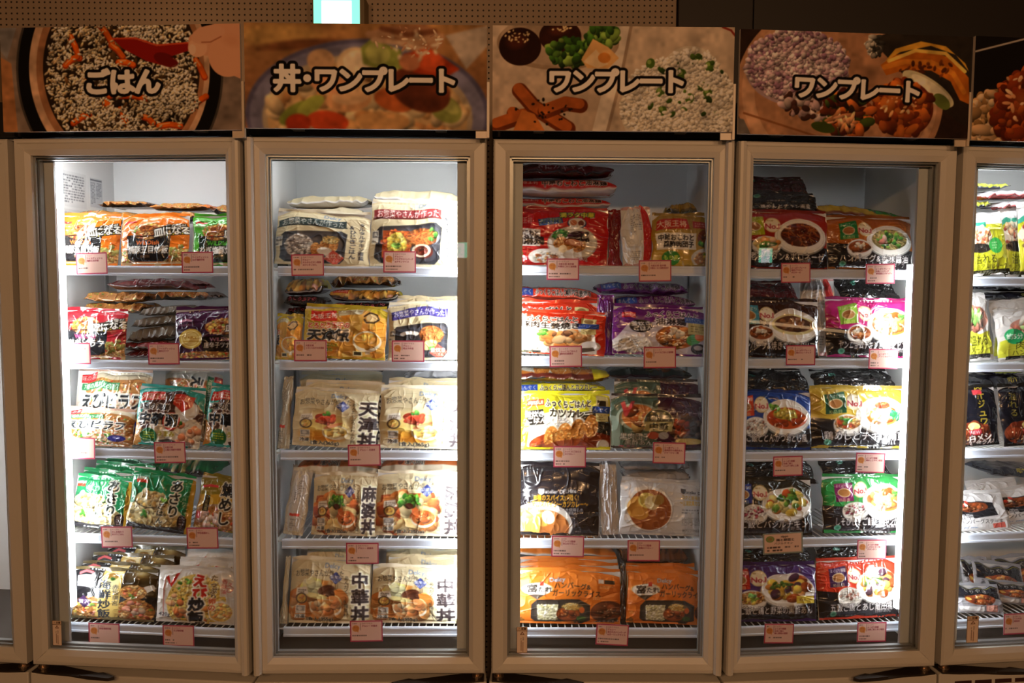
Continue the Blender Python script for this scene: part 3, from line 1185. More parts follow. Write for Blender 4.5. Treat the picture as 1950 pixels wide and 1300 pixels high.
def sign_donburi():
    c = Cv(2.30, '9a6a44', 400)
    c.G(0, 0, 2.3, 1, 'b08452', '84563c').E(.35, .12, .5, .14, 'c8a060', 0, .9, .4).E(.5, .2, .5, .06, '6a3c26', -.1, .8, .5)
    c.P([(1.9, .1), (2.3, .0), (2.3, .2), (2.1, .42)], 'bdb0a4')
    c.E(1.16, .86, 1.16, .72, '5a5878').E(1.16, .87, 1.12, .69, '7c7c9c').E(1.16, .9, 1.0, .62, 'b4a48c').E(1.16, .92, .95, .58, 'caa878')
    c.stamps(1.16, .85, .9, .42, 160, ['d8b888', 'c89c68', 'e4cca0', 'b88858'], .04, .09, (1, 1.8), .5)
    c.E(.5, .85, .2, .09, '7c8a3c', -.5).E(.62, .78, .15, .07, '98a44c', -.6).E(1.9, .8, .17, .12, '8a944c', .6).E(1.95, .78, .1, .06, 'aab064', .5)
    c.E(.98, .72, .22, .12, 'dca878', -.1).E(1.0, .69, .18, .08, 'ecc498', -.1).E(1.42, .72, .2, .11, 'c86a38', .2).E(.78, .93, .2, .1, 'd0502a', .1).E(.5, .95, .12, .09, 'b03c1e').E(1.3, .93, .26, .1, 'd8a870')
    c.E(.82, .58, .2, .09, 'd8a078', .1).E(.72, .35, .13, .11, 'd8b088').E(1.05, .38, .18, .16, 'dcc4a0').E(1.06, .36, .13, .11, 'f0e0c4')
    c.E(1.66, .62, .3, .2, '6a3420', .4)
    c.P([(1.1, .22), (1.2, .14), (1.48, .24), (1.5, .42), (1.3, .44), (1.12, .38)], '8c9a4a').E(1.26, .28, .12, .1, 'b4bc6c', .3)
    c.P([(1.16, .1), (1.3, .02), (1.7, .0), (1.9, .1), (1.86, .22), (1.6, .26), (1.45, .2), (1.3, .16)], 'a87858')
    c.L([(1.18, .1), (1.4, .07), (1.62, .16), (1.86, .12)], .07, 'c49a78').L([(1.3, .04), (1.55, .1), (1.8, .06)], .05, '7c4e34').L([(1.22, .15), (1.5, .18), (1.7, .24)], .05, 'd8b494')
    c.P([(1.5, .28), (1.75, .22), (2.04, .42), (1.9, .5), (1.6, .46)], 'b8401c').E(1.74, .34, .16, .1, 'd85a30', .3).E(1.56, .36, .1, .08, 'c88460', .2)
    c.stamps(1.6, .2, .3, .14, 24, ['f0dcc0', 'e8c8a8'], .008, .02, (1, 3), .1)
    c.mottle(.10, (18, 8)).blur(4, 2)
    c.stamps(1.55, .16, .32, .14, 36, ['fff0dc', 'f0d4b4', 'c89878'], .005, .012, (1, 4), .1)
    c.T('丼', .395, .525, .27, 'fffaf4', '0a0807', .105, .048)
    c.T('・', .585, .525, .25, 'fffaf4', '0a0807', .105, .048)
    c.T('ワンプレート', 1.31, .535, .255, 'fffaf4', '0a0807', .105, .052, sp=-.115)
    return c


def sign_tray():
    c = Cv(2.30, 'c8b4a0', 400)
    c.G(0, 0, 2.3, 1, 'dccab8', 'c6b09c')
    c.P([(1.2, 0), (2.3, 0), (2.3, 1), (1.0, 1)], 'cdbba8').L([(1.24, 0), (1.14, .5), (1.02, 1)], .13, 'e6dacc').L([(1.31, 0), (1.22, .5), (1.10, 1)], .03, 'a8927e')
    c.E(.62, .16, .58, .26, 'a89078').E(.62, .13, .55, .25, 'b8a28c').L([(2.18, 0), (2.26, .03), (2.3, .08)], .02, '8a2c1c')
    c.E(.26, .2, .2, .18, '2a120c').E(.23, .15, .13, .09, '5a281a', -.3, .8, .6).E(.64, .1, .2, .16, '32160e').E(.62, .05, .12, .06, '5e2c1c', 0, .8, .6)
    c.stamps(.26, .1, .14, .06, 24, ['e8d0a0'], .007, .010, (1.2, 2), .1).stamps(.64, .02, .1, .04, 16, ['e8d0a0'], .007, .010, (1.2, 2), .1)
    c.stamps(.75, .25, .22, .13, 90, ['3c6a22', '5a8a34', '86ac4c', '2a4c18'], .02, .04, (1, 2), .6).stamps(1.05, .1, .15, .12, 70, ['3c6a22', '5a8a34', '86ac4c', '2a4c18'], .02, .04, (1, 2), .6)
    c.P([(.84, .32), (.95, .12), (1.1, .2), (1.2, .3), (1.1, .4), (.9, .4)], 'e8b878').P([(.86, .34), (.98, .22), (1.1, .36), (1.0, .4)], 'f0d4a8').E(1.06, .3, .06, .05, 'd88a3c')
    for pts, w in (([(.26, .62), (.4, .78), (.72, .98)], .15), ([(.5, .82), (.7, .74), (.84, .76)], .14), ([(.2, .84), (.4, .98)], .13), ([(.05, .95), (.3, .86)], .14)):
        c.L(pts, w, '6e3010').L([(x - .012, y - .02) for x, y in pts], w * .7, 'b8602a')
    c.P([(.28, .8), (.4, .84), (.5, 1), (.2, 1)], 'd07c3c')
    c.stamps(.5, .82, .3, .12, 26, ['20140c'], .006, .014, (1, 1.6), .1)
    c.E(1.78, .78, .56, .5, 'd8cfc0').E(1.88, .5, .3, .32, 'd8cfc0')
    c.stamps(1.78, .74, .56, .46, 1300, ['f4efe6', 'ebe4d6', 'ddd4c4', 'faf6f0'], .012, .019, (1.3, 2.2), .45).stamps(1.9, .45, .26, .24, 420, ['f4efe6', 'ebe4d6', 'faf6f0'], .012, .019, (1.3, 2.2), .45)
    for x, y in ((1.5, .35), (2.06, .37), (1.8, .45), (1.88, .68), (2.05, .62), (1.62, .8), (1.95, .3), (1.6, .62)):
        c.E(x, y, .042, .05, '4a6a26', .3).E(x - .012, y - .014, .02, .022, '8aa858')
    c.stamps(1.85, .6, .4, .34, 26, ['3e5c20', '5a7a30', '2e4818'], .014, .026, (1, 2), .4).stamps(1.78, .7, .5, .4, 300, ['f8f4ea', 'efe8da'], .011, .018, (1.3, 2.2), .4)
    c.mottle(.07, (18, 8)).blur(1, 1)
    c.T('ワンプレート', 1.165, .525, .245, 'fffaf4', '0a0807', .105, .052, sp=-.115)
    return c


def sign_pumpkin():
    c = Cv(2.26, '2a2018', 400)
    c.P([(0, 0), (.5, 0), (1.3, .3), (2.26, .9), (2.26, 1), (0, 1)], '2e1e16')
    c.E(.98, .62, 1.02, .92, 'b88a6a', .22).E(.98, .62, .96, .86, 'c89c7c', .22).E(1.0, .66, .86, .7, 'b08262', .22)
    c.P([(0, .85), (.0, 1), (.12, 1), (.05, .86)], '6a6460').L([(.05, .8), (.9, 1.05)], .02, '8c5a3a')
    c.E(.55, .36, .5, .36, 'a89098').stamps(.55, .33, .5, .34, 1300, ['dcc8ce', 'c8acb8', 'e8dadc', 'b498a6', '96708a'], .014, .022, (1.2, 1.8), .6)
    c.stamps(.72, .7, .3, .14, 120, ['c8b4b0', 'b89ca0', '4a2c26'], .02, .034, (1.2, 2), .5)
    c.P([(1.25, .05), (1.4, .0), (2.26, 0), (2.26, .6), (1.6, .4)], '2c2620')
    c.stamps(1.3, .12, .08, .1, 60, ['c8c4bc', '7a7670', '3a3834'], .012, .025, (1, 2), .5)
    c.P([(1.36, .30), (1.5, .2), (1.8, .14), (2.08, .22), (2.24, .40), (2.26, .66), (2.16, .62), (2.06, .44), (1.86, .34), (1.6, .34), (1.42, .40)], 'c06a1c')
    c.P([(1.40, .27), (1.55, .17), (1.85, .10), (2.1, .18), (2.24, .34), (2.2, .26), (2.0, .10), (1.75, .06), (1.5, .14)], 'e0a83c')
    c.L([(1.40, .32), (1.6, .26), (1.86, .26), (2.08, .36), (2.2, .54)], .05, 'd8862c').L([(1.44, .26), (1.7, .15), (2.0, .17), (2.2, .34)], .035, 'f0c860')
    c.stamps(1.85, .33, .34, .08, 26, ['5a2a0c', '7a3c10'], .01, .02, (1, 2), .2)
    c.E(1.84, .52, .3, .1, 'cfc8a4', .55).E(1.86, .5, .22, .05, 'efe8cc', .55).E(1.98, .64, .1, .06, '6a7a38', .7)
    c.E(1.6, .72, .3, .28, '5e2410').stamps(1.6, .72, .27, .25, 260, ['8c3e18', 'a85424', '6e2c10', 'b86428', '7c3414'], .02, .05, (1, 2.2), .35).E(1.5, .62, .14, .08, 'd08848', -.4, .5, .8)
    c.stamps(1.55, .64, .2, .16, 30, ['f0d0a0', 'e0a870'], .006, .016, (1, 3), .1)
    c.stamps(1.05, .78, .24, .2, 110, ['4a1c10', '2c1c10', '6a3018', 'c86a30', '3a4a1c'], .02, .05, (1, 3), .5)
    c.stamps(1.0, .86, .12, .08, 18, ['d89060', 'e8a87c'], .014, .022, (3, 5), .4).E(.82, .92, .12, .05, '3a4818', .2)
    c.mottle(.09, (18, 8)).blur(1, 1)
    c.T('ワンプレート', 1.13, .545, .235, 'fffaf4', '0a0807', .105, .052, sp=-.115, rot=.02)
    return c


def sign_black():
    c = Cv(2.26, '14100e', 400)
    c.L([(0, .15), (.6, -.03)], .018, 'b8b0a8')
    c.stamps(.2, .82, .24, .28, 160, ['c8a47c', 'a88458', '8a6840', 'd8bc98'], .03, .06, (1, 2.4), .6)
    c.E(.62, .72, .42, .42, '6e2810').stamps(.62, .7, .4, .4, 420, ['8c3816', 'a84c1e', '742c10', 'b85c2c', '5e220c'], .02, .06, (1, 2.2), .35).E(.5, .6, .2, .14, 'c87840', -.5, .5, .8)
    c.stamps(.58, .55, .3, .3, 40, ['f0c8a0', 'e0a070'], .008, .02, (1, 3), .1)
    return c


SIGNPX = {1: (3, 458, sign_rice, 'rice with carrots in a black pot and white title ごはん'),
          2: (466, 927, sign_donburi, 'stew in a blue-rimmed bowl and white title 丼・ワンプレート'),
          3: (938, 1397, sign_tray, 'lunch tray with rice and green peas and white title ワンプレート'),
          4: (1408, 1847, sign_pumpkin, 'purple rice and roast pumpkin and white title ワンプレート'),
          5: (1854, 2290, sign_black, 'glazed meat on black, cut off by the right edge')}
SY = -0.045
for _i, (_a, _b2, _fn, _lb) in SIGNPX.items():
    u = UN[_i]
    ym = 148 + (12 if _i == 4 else 18 if _i == 5 else 0)
    pa, pb = u.at(_a, ym, SY), u.at(_b2, ym, SY)
    t0_, t1_ = {1: (49, 249), 2: (45.5, 245.5), 3: (50, 249.5), 4: (62.5, 259.5), 5: (70, 268)}[_i]
    xm = (_a + min(_b2, 1950)) / 2
    z1, z0 = u.at(xm, t0_, SY).z, u.at(xm, t1_, SY).z
    w = pb.x - pa.x
    me = flat_print('header_sign', _fn(), w, z1 - z0, 0.010, 560, M_BOARD, 'd8ccc0')
    o = bpy.data.objects.new('header_sign', me)
    COL.objects.link(o)
    o.matrix_world = u.M @ Matrix.Translation(((pa.x + pb.x) / 2, SY, z0))
    tag(o, 'header sign with ' + _lb, 'sign', 'header signs above the freezers')
    # pale clip post carrying the board's right edge
    mb = MB()
    mb.box(w / 2 + 0.001, w / 2 + 0.0075, 0.002, 0.010, -0.02, 0.13)
    mb.box(w / 2 - 0.03, w / 2 + 0.0075, 0.010, 0.014, -0.02, 0.13)
    mb.build('clip_post', M_CLEAR, o)
    for sx in (-.2, .2):
        mb = MB()
        mb.box(sx - .015, sx + .015, 0.0102, 0.0735, 0.005, 0.012)
        mb.build('mounting_bracket', M_STEEL, o)



# ------------------------------------------------------------------ exit sign on the back wall
def exit_cv():
    c = Cv(0.8, 'ffffff', 240)
    g = '7cf2c6'
    c.R(0, 0, .14, 1, g).R(.66, 0, .8, 1, g).R(0, 0, .8, .06, g)
    m = 'c4f6e4'
    c.E(.34, .30, .05, .05, m)
    c.L([(.38, .38), (.42, .58), (.40, .66)], .09, m).L([(.40, .38), (.52, .40), (.58, .52)], .035, m).L([(.36, .40), (.30, .50), (.20, .55)], .035, m)
    c.L([(.42, .62), (.50, .74), (.48, .92)], .045, m).L([(.40, .64), (.34, .78), (.20, .82)], .045, m)
    return c


_u2 = 2.93
ex = []
for px in (597, 685):
    t = (_u2 - EYE.y) / (FWD + RIGHT * ((px - 975) / FPX) + UP * ((650 - 30) / FPX)).y
    ex.append((FWD + RIGHT * ((px - 975) / FPX) + UP * ((650 - 30) / FPX)) * t + EYE)
M_EXIT = print_mat('backlit_sign_face', 0.4, emit=1.5)
_w = ex[1].x - ex[0].x
exr = empty('exit_sign', Matrix.Translation(((ex[0].x + ex[1].x) / 2, _u2, 2.345)))
tag(exr, 'lit green and white exit sign with running figure above the signs', 'exit sign')
_mb = MB().box(-_w / 2 - .004, _w / 2 + .016, 0.001, 0.09, -.003, .226)
_mb.build('sign_housing', mat('exit_housing', '6a5a3c', 0.5), exr)
_o = bpy.data.objects.new('lit_face', flat_print('lit_face', exit_cv(), _w, .222, 0.001, 120, M_EXIT))
COL.objects.link(_o)
_o.parent = exr

# ------------------------------------------------------------------ notices inside the first freezer and caution stickers on the glass
def notice_cv(kind):
    c = Cv(.72 if kind < 2 else 1.0, 'c4c6ca' if kind == 0 else 'd6d6d6' if kind != 3 else 'cfd2d6', 160)
    d = '3c3c44'
    if kind == 0:
        c.R(.04, .04, .68, .09, '5a5a60')
        c.small(.05, .14, .3, .9, 16, d).small(.36, .14, .66, .7, 12, d)
    elif kind == 1:
        c.small(.05, .08, .66, .9, 11, d)
    elif kind == 2:
        c.small(.05, .1, .4, .9, 9, d).small(.5, .1, .95, .5, 5, d)
    else:
        for r in range(2):
            for q in range(2):
                x, y = .08 + q * .48, .12 + r * .45
                c.T('△', x + .06, y + .18, .14, d).T('上段' if q else '下段', x + .18, y, .11, d)
                c.small(x + .15, y + .1, x + .4, y + .3, 3, d)
    return c


u = UN[1]
for j, (k, y0, y1, z0, z1, lb) in enumerate([(0, .33, .40, 1.79, 1.885, 'grey printed notice, rear upper of four'), (1, .18, .31, 1.78, 1.89, 'white printed notice, front upper of four'),
                                              (2, .18, .31, 1.69, 1.772, 'pale printed notice, front lower of four'), (3, .325, .405, 1.685, 1.78, 'notice with warning triangles, rear lower of four')]):
    me = flat_print('notice_sheet', notice_cv(k), y1 - y0, z1 - z0, .0006, 70, M_CARD)
    o = bpy.data.objects.new('notice_sheet', me)
    COL.objects.link(o)
    # on the left inner wall, facing +x
    o.matrix_world = u.M @ Matrix.Translation((X0 + .0038, (y0 + y1) / 2, z0)) @ Matrix.Rotation(PI / 2, 4, 'Z')
    tag(o, lb + ' on left wall of first freezer', 'notice', 'notices on the inner wall')


def caution_cv():
    c = Cv(.36, 'f2dccc', 220)
    c.R(0, 0, .36, 1, '4a2a18').R(.012, .01, .348, .15, 'ecd0b4').R(.012, .165, .348, .99, 'f2dccc')
    c.T('⚠', .07, .08, .085, '3a1c0c').T('注意', .23, .08, .09, '3a1c0c', b=.03)
    c.T('△', .18, .25, .15, '5a2c14', b=.02)
    c.T('！', .18, .26, .07, '5a2c14')
    c.small(.20, .38, .235, .55, 4, '2a1408', 1, 1).small(.13, .42, .16, .5, 2, '4a2814', 1, 1)
    for x, a, b_ in ((.15, .52, .92), (.21, .58, .95)):
        for r in range(9):
            y = a + (b_ - a) * r / 9
            c.R(x - .012, y, x + .012, y + (b_ - a) / 12, '5a3018', .8)
    return c


CAUT = {1: (99, 118, 1181, 1229, 'first'), 3: (984, 1004, 1193, 1243, 'third'), 5: (1842, 1862, 1173, 1223, 'rightmost')}
for _i, (a, b_, t0, t1, nm) in CAUT.items():
    u = UN[_i]
    p, q = u.at(a, t0, .0152), u.at(b_, t1, .0152)
    me = flat_print('caution_sticker', caution_cv(), q.x - p.x, p.z - q.z, .0006, 50, M_CARD)
    o = bpy.data.objects.new('caution_sticker', me)
    COL.objects.link(o)
    o.matrix_world = u.M @ Matrix.Translation(((p.x + q.x) / 2, .0152, q.z))
    tag(o, 'narrow peach caution sticker at lower left on the glass of %s freezer door' % nm, 'sticker', 'caution stickers on the glass')


# ------------------------------------------------------------------ price cards
def card_cv(maker, lines, seed, comment=2, odd=False):
    c = Cv(1.52, 'b3264a', 120)
    c.rng = np.random.default_rng(seed)
    if odd:
        c.R(0, 0, 1.52, 1, '8a9080').R(.05, .05, 1.46, .93, 'f0c4a8')
        c.E(.27, .28, .16, .15, '8a9440').ring(.27, .28, .16, .15, .03, '6a7a30').T('推', .27, .28, .16, 'a84a28')
        k = '2c140c'
        c.T('nippn', .82, .17, .13, k, b=.02).T('梅と野菜と', .85, .34, .14, k, b=.03).T('バジルチキン', .78, .5, .12, k)
        c.small(.15, .62, 1.36, .90, 2, k, 1)
        return c
    c.R(.055, .055, 1.465, .945, 'f0c8bc')
    c.small(.11, .10, .42, .19, 1, '7a6058', .9, 1)
    c.E(.27, .37, .165, .155, 'd88a3c').P([(.3, .5), (.4, .46), (.38, .57)], 'd88a3c').T('美味', .27, .33, .12, 'b8521e').T('一品', .27, .44, .11, 'b8521e')
    c.R(.475, .10, .492, .46, '6a3a34')
    c.T(maker, .52 + .045 * len(maker), .145, .085, '7a4a40', fit=.7)
    n = len(lines)
    for j, s in enumerate(lines):
        c.T(s, .53 + min(.86, .095 * len(s)) / 2, .26 + .115 * j, .098, '8a2430', b=.02, fit=.86)
    c.small(.11, .66, c.rng.uniform(.9, 1.35), .76, 1, '3a2420', .9, .9)
    if comment > 1:
        c.small(.11, .80, c.rng.uniform(.5, 1.1), .89, 1, '3a2420', .9, .9)
    return c


# unit, shelf, centre px, top px, tilt, maker, lines, which
CARDS = [
    (1, 0, 175, 481, -2, 'マルハ', ['ワイルディッシュ', '焼豚五目炒飯'], 'in front of orange fried-rice bag'),
    (1, 0, 376, 479, -1, 'マルハ', ['ワイルディッシュ', 'ねぎ塩豚炒飯'], 'in front of green fried-rice bag'),
    (1, 1, 143, 653, -2, 'マルハ', ['ワイルディッシュ', '海老ピラフ'], 'in front of red pilaf bag'),
    (1, 1, 312, 653, -1, 'マルハ', ['ワイルディッシュ', '唐辛子ツナ'], 'left of purple tuna-rice bag'),
    (1, 2, 151, 833, 0, '味の素', ['えびピラフ'], 'in front of shrimp pilaf bag'),
    (1, 2, 324, 841, -2, 'イートアンド', ['大阪王将', '三種の海鮮中華粥'], 'in front of teal porridge bag'),
    (1, 3, 223, 1002, -2, 'テーブル', ['だしを味わう', 'あさりごはん'], 'between two green clam-rice bags'),
    (1, 3, 386, 1004, -2, 'マルハ', ['宇和島鯛めし'], 'below sea-bream rice bag'),
    (1, 4, 198, 1186, 0, 'マルハ', ['赤坂海鮮炒飯'], 'below black seafood fried-rice bag'),
    (1, 4, 340, 1190, -1, 'ニチレイ', ['えび卵炒飯'], 'below white shrimp fried-rice bag'),
    (2, 0, 586, 484, -1, '日本アクセス', ['デルシー', 'タルタルチキン南蛮', '&ひじきごはん'], 'in front of navy-banner tray bag'),
    (2, 0, 761, 478, 0, '日本アクセス', ['デルシー', 'デミグラスハンバーグ', '&チキンライス'], 'in front of red-banner tray bag'),
    (2, 1, 591, 647, 0, 'イートアンド', ['大阪王将', 'とろとろ玉子の天津飯'], 'in front of yellow egg-rice bag'),
    (2, 1, 777, 648, 0, '日本アクセス', ['デルシー', '明太子弁当'], 'in front of purple-banner tray bag'),
    (2, 2, 694, 846, -1, '日本アクセス', ['デルシー 天津丼'], 'between beige egg-bowl bags'),
    (2, 3, 690, 1033, 0, '日本アクセス', ['デルシー 麻婆丼'], 'below beige tofu-bowl bags'),
    (2, 4, 698, 1181, -1, '日本アクセス', ['デルシー 中華丼'], 'between beige vegetable-bowl bags'),
    (3, 0, 1072, 492, 0, 'イートアンド', ['大阪王将 街中華', '中華おこわと油淋鶏'], 'in front of red chicken bag'),
    (3, 0, 1248, 495, -1, 'イートアンド', ['大阪王将 街中華', '中華おこわと黒酢肉団子'], 'in front of yellow meatball bag'),
    (3, 1, 1078, 658, -1, 'ニッスイ', ['ふっくらごはんと', '豚肉生姜焼き'], 'in front of red ginger-pork bag'),
    (3, 1, 1257, 660, -1, 'ニッスイ', ['ふっくらごはんと油淋鶏'], 'in front of purple chicken bag'),
    (3, 2, 1085, 849, 0, 'ニッスイ', ['ふっくらごはんと', 'カツカレー'], 'below yellow cutlet-curry bag'),
    (3, 2, 1274, 842, 1, 'ニチレイ', ['三つ星プレート', '黒肉団子の黒酢あん', 'ジャージャー麺'], 'below green and plum plate bag'),
    (3, 3, 1081, 1020, 1, '交洋', ['アトリエ監修', '辛口カツカレー'], 'below black curry bag'),
    (3, 3, 1226, 1028, 0, '交洋', ['アトリエ監修', '欧風カツカレー'], 'below white curry bag'),
    (3, 4, 1165, 1188, 3, '日本アクセス', ['デルシー', '宮のたれハンバーグ', '&ガーリックライス'], 'between orange hamburg-steak bags'),
    (4, 0, 1516, 500, -1, 'ニップン', ['よくばりプレート', '海老グラタン', 'ボロネーゼ'], 'below red pasta bag'),
    (4, 0, 1677, 502, -1, 'ニップン', ['よくばりプレート', '和風ハンバーグ', '香味醤油スパゲッティ'], 'below green pasta bag'),
    (4, 1, 1525, 657, 0, 'ニップン', ['よくばりプレート', '焼きカレードリア'], 'below maroon gratin bag'),
    (4, 1, 1682, 664, 1, 'ニップン', ['よくばりプレート', 'ヤンニョムチキン'], 'below pink fried-chicken bag'),
    (4, 2, 1501, 868, -1, 'ニップン', ['よくばり御膳', '生姜ご飯と', 'とんかつ卵とじ風'], 'below blue egg-cutlet bag'),
    (4, 2, 1657, 862, 2, 'ニップン', ['よくばり御膳', '鶏めしとチキン南蛮'], 'below gold chicken-rice bag'),
    (4, 3, 1492, 1016, -2, '', [], 'below plum-rice bag'),
    (4, 3, 1660, 1027, 1, 'ニップン', ['よくばり御膳', 'しそひじきご飯と', 'チキンかつ'], 'below green hijiki-rice bag'),
    (4, 4, 1483, 1187, 2, 'ニップン', ['よくばり御膳', '五目ご飯と', '鶏と野菜の黒酢'], 'below purple chicken-vegetable bag'),
    (4, 4, 1660, 1184, 1, 'ニップン', ['よくばり御膳', '五穀ご飯とあじ竜田'], 'below red five-grain rice bag'),
    (5, 4, 1940, 1167, 0, '日本ハム', ['てりやき', '焼肉丼'], 'on the lowest rail beside caution sticker'),
]
M_CLIP = mat('clear_card_clip', 'c8c8cc', 0.2)
for _n, (ui, k, px, py, tilt, mk, ls, wh) in enumerate(CARDS):
    u = UN[ui]
    cd = RAILY - 0.0105
    w_px = 62 if ui != 4 else 58
    hw = w_px / FPX * (u.M @ u.at(px, py, cd) - EYE).dot(FWD)
    p = u.at(px, py, cd)
    h = hw / 1.52
    odd = not ls
    me = flat_print('price_card', card_cv(mk, ls, _n, 1 + _n % 2, odd), hw * (1.35 if odd else 1), h * (1.05 if odd else 1), .0008, 92, M_CARD)
    o = bpy.data.objects.new('price_card', me)
    COL.objects.link(o)
    o.matrix_world = u.M @ Matrix.Translation((p.x, cd - .002, p.z - h)) @ Matrix.Rotation(math.radians(tilt), 4, 'Y') @ Matrix.Rotation(math.radians(-1.5), 4, 'X')
    tag(o, ('handwritten peach card with green stamp ' if odd else 'crimson-bordered price card ') + wh, 'price card', 'price cards on the shelf rails')
    mb = MB()
    hh = h
    mb.box(-.012, .012, .001, .0046, hh * .38, hh * .62)
    mb.build('card_clip', M_CLIP, o)

# ------------------------------------------------------------------ what the door glass mirrors from the other side of the shop
def mirrored(u, px, py, yw):
    """the point on the world plane y = yw that the unit's glass mirrors at a pixel"""
    g = u.at(px, py, 0.016)
    p = u.M @ g
    d = (p - EYE).normalized()
    n = -(u.M.to_3x3() @ Vector((0, 1, 0)))
    r = d - n * 2 * d.dot(n)
    return p + r * ((yw - p.y) / r.y)


M_EXIT2 = print_mat('bright_sign_face', 0.4, emit=5.0)
_em = Matrix.Rotation(PI, 4, 'Z')
for _i, _px, _py, _nm in ((2, 875, 476, 'left'), (4, 1458, 486, 'right')):
    c = mirrored(UN[_i], _px, _py, -5.9)
    rt = empty('exit_sign', Matrix.Translation((c.x, -5.9, c.z - .1)) @ _em)
    tag(rt, 'green exit sign on the far wall behind the photographer, %s of two' % _nm, 'exit sign', 'exit signs on the far wall')
    MB().box(-.13, .13, .002, .08, -.01, .21).build('sign_housing', M_BODY, rt)
    o = bpy.data.objects.new('lit_face', flat_print('lit_face', exit_cv(), .2, .2, .001, 60, M_EXIT2))
    COL.objects.link(o)
    o.parent = rt
_a, _b = mirrored(UN[4], 1425, 611, -3.4), mirrored(UN[4], 1668, 638, -3.4)
_o = MB()
_o.rod(_a, _b, .016, 10)  # unseen glowing tube, added only for the streak mirrored in the door glass
tag(_o.build('mirror_streak_tube', emit_mat('streak_glow', (1.0, 0.6, 0.3), 4.0)), 'warm glowing tube added behind the photographer for its streak in the glass', 'lamp')
# ------------------------------------------------------------------ package designs
def d_wild(bg, bowl, name, brand, food='fried', seal='f8f0e8'):
    c = Cv(1.30, bg, 200)
    c.G(0, .0, 1.3, .5, bg, tuple(srgb(bg) * 225))
    c.fried(1.1, .86, .28, .2, ['90a050', 'c8b060']).stamps(1.12, .72, .18, .12, 40, ['b8b468', '90984a', 'd8c088'], .014, .03, (1, 2), .5)
    c.fried(.12, .84, .22, .14).R(0, .93, 1.3, 1, 'c8a878')
    c.P([(.13, .42), (.98, .42), (.95, .86), (.82, .92), (.26, .92), (.16, .86)], tuple(srgb(bowl) * 200))
    c.P([(.16, .455), (.95, .455), (.92, .83), (.8, .885), (.29, .885), (.19, .83)], bowl)
    c.fried(.52, .32, .30, .17).meat(.50, .26, .13, .07, 6).meat(.66, .30, .11, .07, 5)
    c.R(.13, .40, .98, .43, '3a1e14')
    c.P([(.06, .13), (.14, .10), (.2, .13), (.3, .11), (.3, .14), (.2, .165), (.13, .135), (.07, .17)], 'd0303a').R(.04, .17, .31, .175, 'f4e4e0')
    c.T('MARUHA NICHIRO', .175, .215, .05, 'fae8e4', fit=.26)
    c.P([(.76, .26), (1.27, .12), (1.27, .36), (.76, .46)], '2a2410').P([(.77, .40), (1.25, .30), (1.26, .34), (.78, .45)], 'e8d840')
    c.T('この袋が', 1.08, .21, .09, 'f8f4e8', '201810', .1, .02, rot=-.2).T('皿になる!', 1.0, .315, .185, 'f8f8f0', '201810', .09, .03, rot=-.17, sp=-.08)
    c.T('WILDish', .54, .545, .12, brand, b=.03, sp=.02)
    c.T(name, .55, .69, .165, 'f4f2ee', '181410', .05, .03, fit=.78)
    c.T('調理例', .5, .82, .06, 'c89060')
    return c


def d_wildpurple():
    c = Cv(1.12, '3a1636', 200)
    c.G(0, 0, 1.12, .5, '4a1c48', '2c1028')
    for x in (.16, .44, .7, .95):
        c.ring(x, .12, .11, .10, .010, '7c4a78').L([(x - .1, .28), (x + .1, .28)], .008, '6a3a64')
    c.P([(.08, .2), (.2, .16), (.3, .2), (.3, .24), (.2, .21), (.08, .25)], 'd89ac0').T('MARUHA', .2, .3, .06, 'c090b0')
    c.P([(.42, .56), (1.12, .50), (1.12, .92), (.6, .92), (.5, .84)], '1c1418').ring(.9, .7, .5, .28, .01, '8a8078')
    c.fried(.82, .36, .30, .16).E(.28, .58, .2, .2, 'c8a840').E(.28, .58, .17, .17, 'e8d488').ring(.28, .58, .14, .14, .012, 'b89030').T('DAIRY', .28, .56, .07, 'a87820', b=.02).R(.14, .62, .42, .64, 'c8a040')
    c.T('皿に', 1.0, .4, .16, 'f4f0e8', '1a1010', .08, .03)
    c.T('WILDish', .78, .61, .10, 'b07a90', b=.03)
    c.T('唐辛子ツナ炒飯', .80, .72, .12, 'f0ece4', b=.02, fit=.6)
    c.fried(.5, .93, .6, .09)
    return c


def d_ebi(vert=False):
    c = Cv(1.38, 'c8b89a', 200)
    c.fried(.7, .55, .85, .6, ['d06040', '6a9a4a'], 2.0)
    c.stamps(.7, .6, .62, .34, 26, ['f09070', 'e87850', 'f4b090'], .03, .05, (1, 1.5), .6).greens(.7, .6, .6, .35, 24)
    c.stamps(.72, .62, .70, .36, 260, ['f2e8d4', 'ecdcbc', 'f6f0e2', 'e0c8a0'], .012, .026, (1, 1.8), .45).stamps(.72, .62, .66, .34, 22, ['f09070', 'f4b090'], .03, .05, (1, 1.5), .5).greens(.7, .6, .6, .35, 16)
    c.R(0, 0, 1.38, .10, 'd4c8ac').P([(0, 0), (.22, 0), (.12, 1), (0, 1)], 'e8dccc').P([(.08, .0), (.36, .0), (.36, .13), (.08, .13)], 'c8282c').T('味の素', .22, .06, .09, 'f8f0e8')
    c.R(.1, .14, .82, .245, '2a7a4a').T('7種の具材たっぷり', .48, .19, .085, 'f0f0e0', b=.02, fit=.66)
    c.T('えびピラフ', .68, .42, .25, '20262c', 'f6f0e4', .10, .035, sp=-.04, fit=1.16, skew=.15)
    c.E(1.1, .76, .17, .09, '2a2a7a').T('増量', 1.1, .74, .07, 'd8d8f0').T('450g', .3, .86, .09, 'f4f0e8', '3a2a20', .08)
    return c


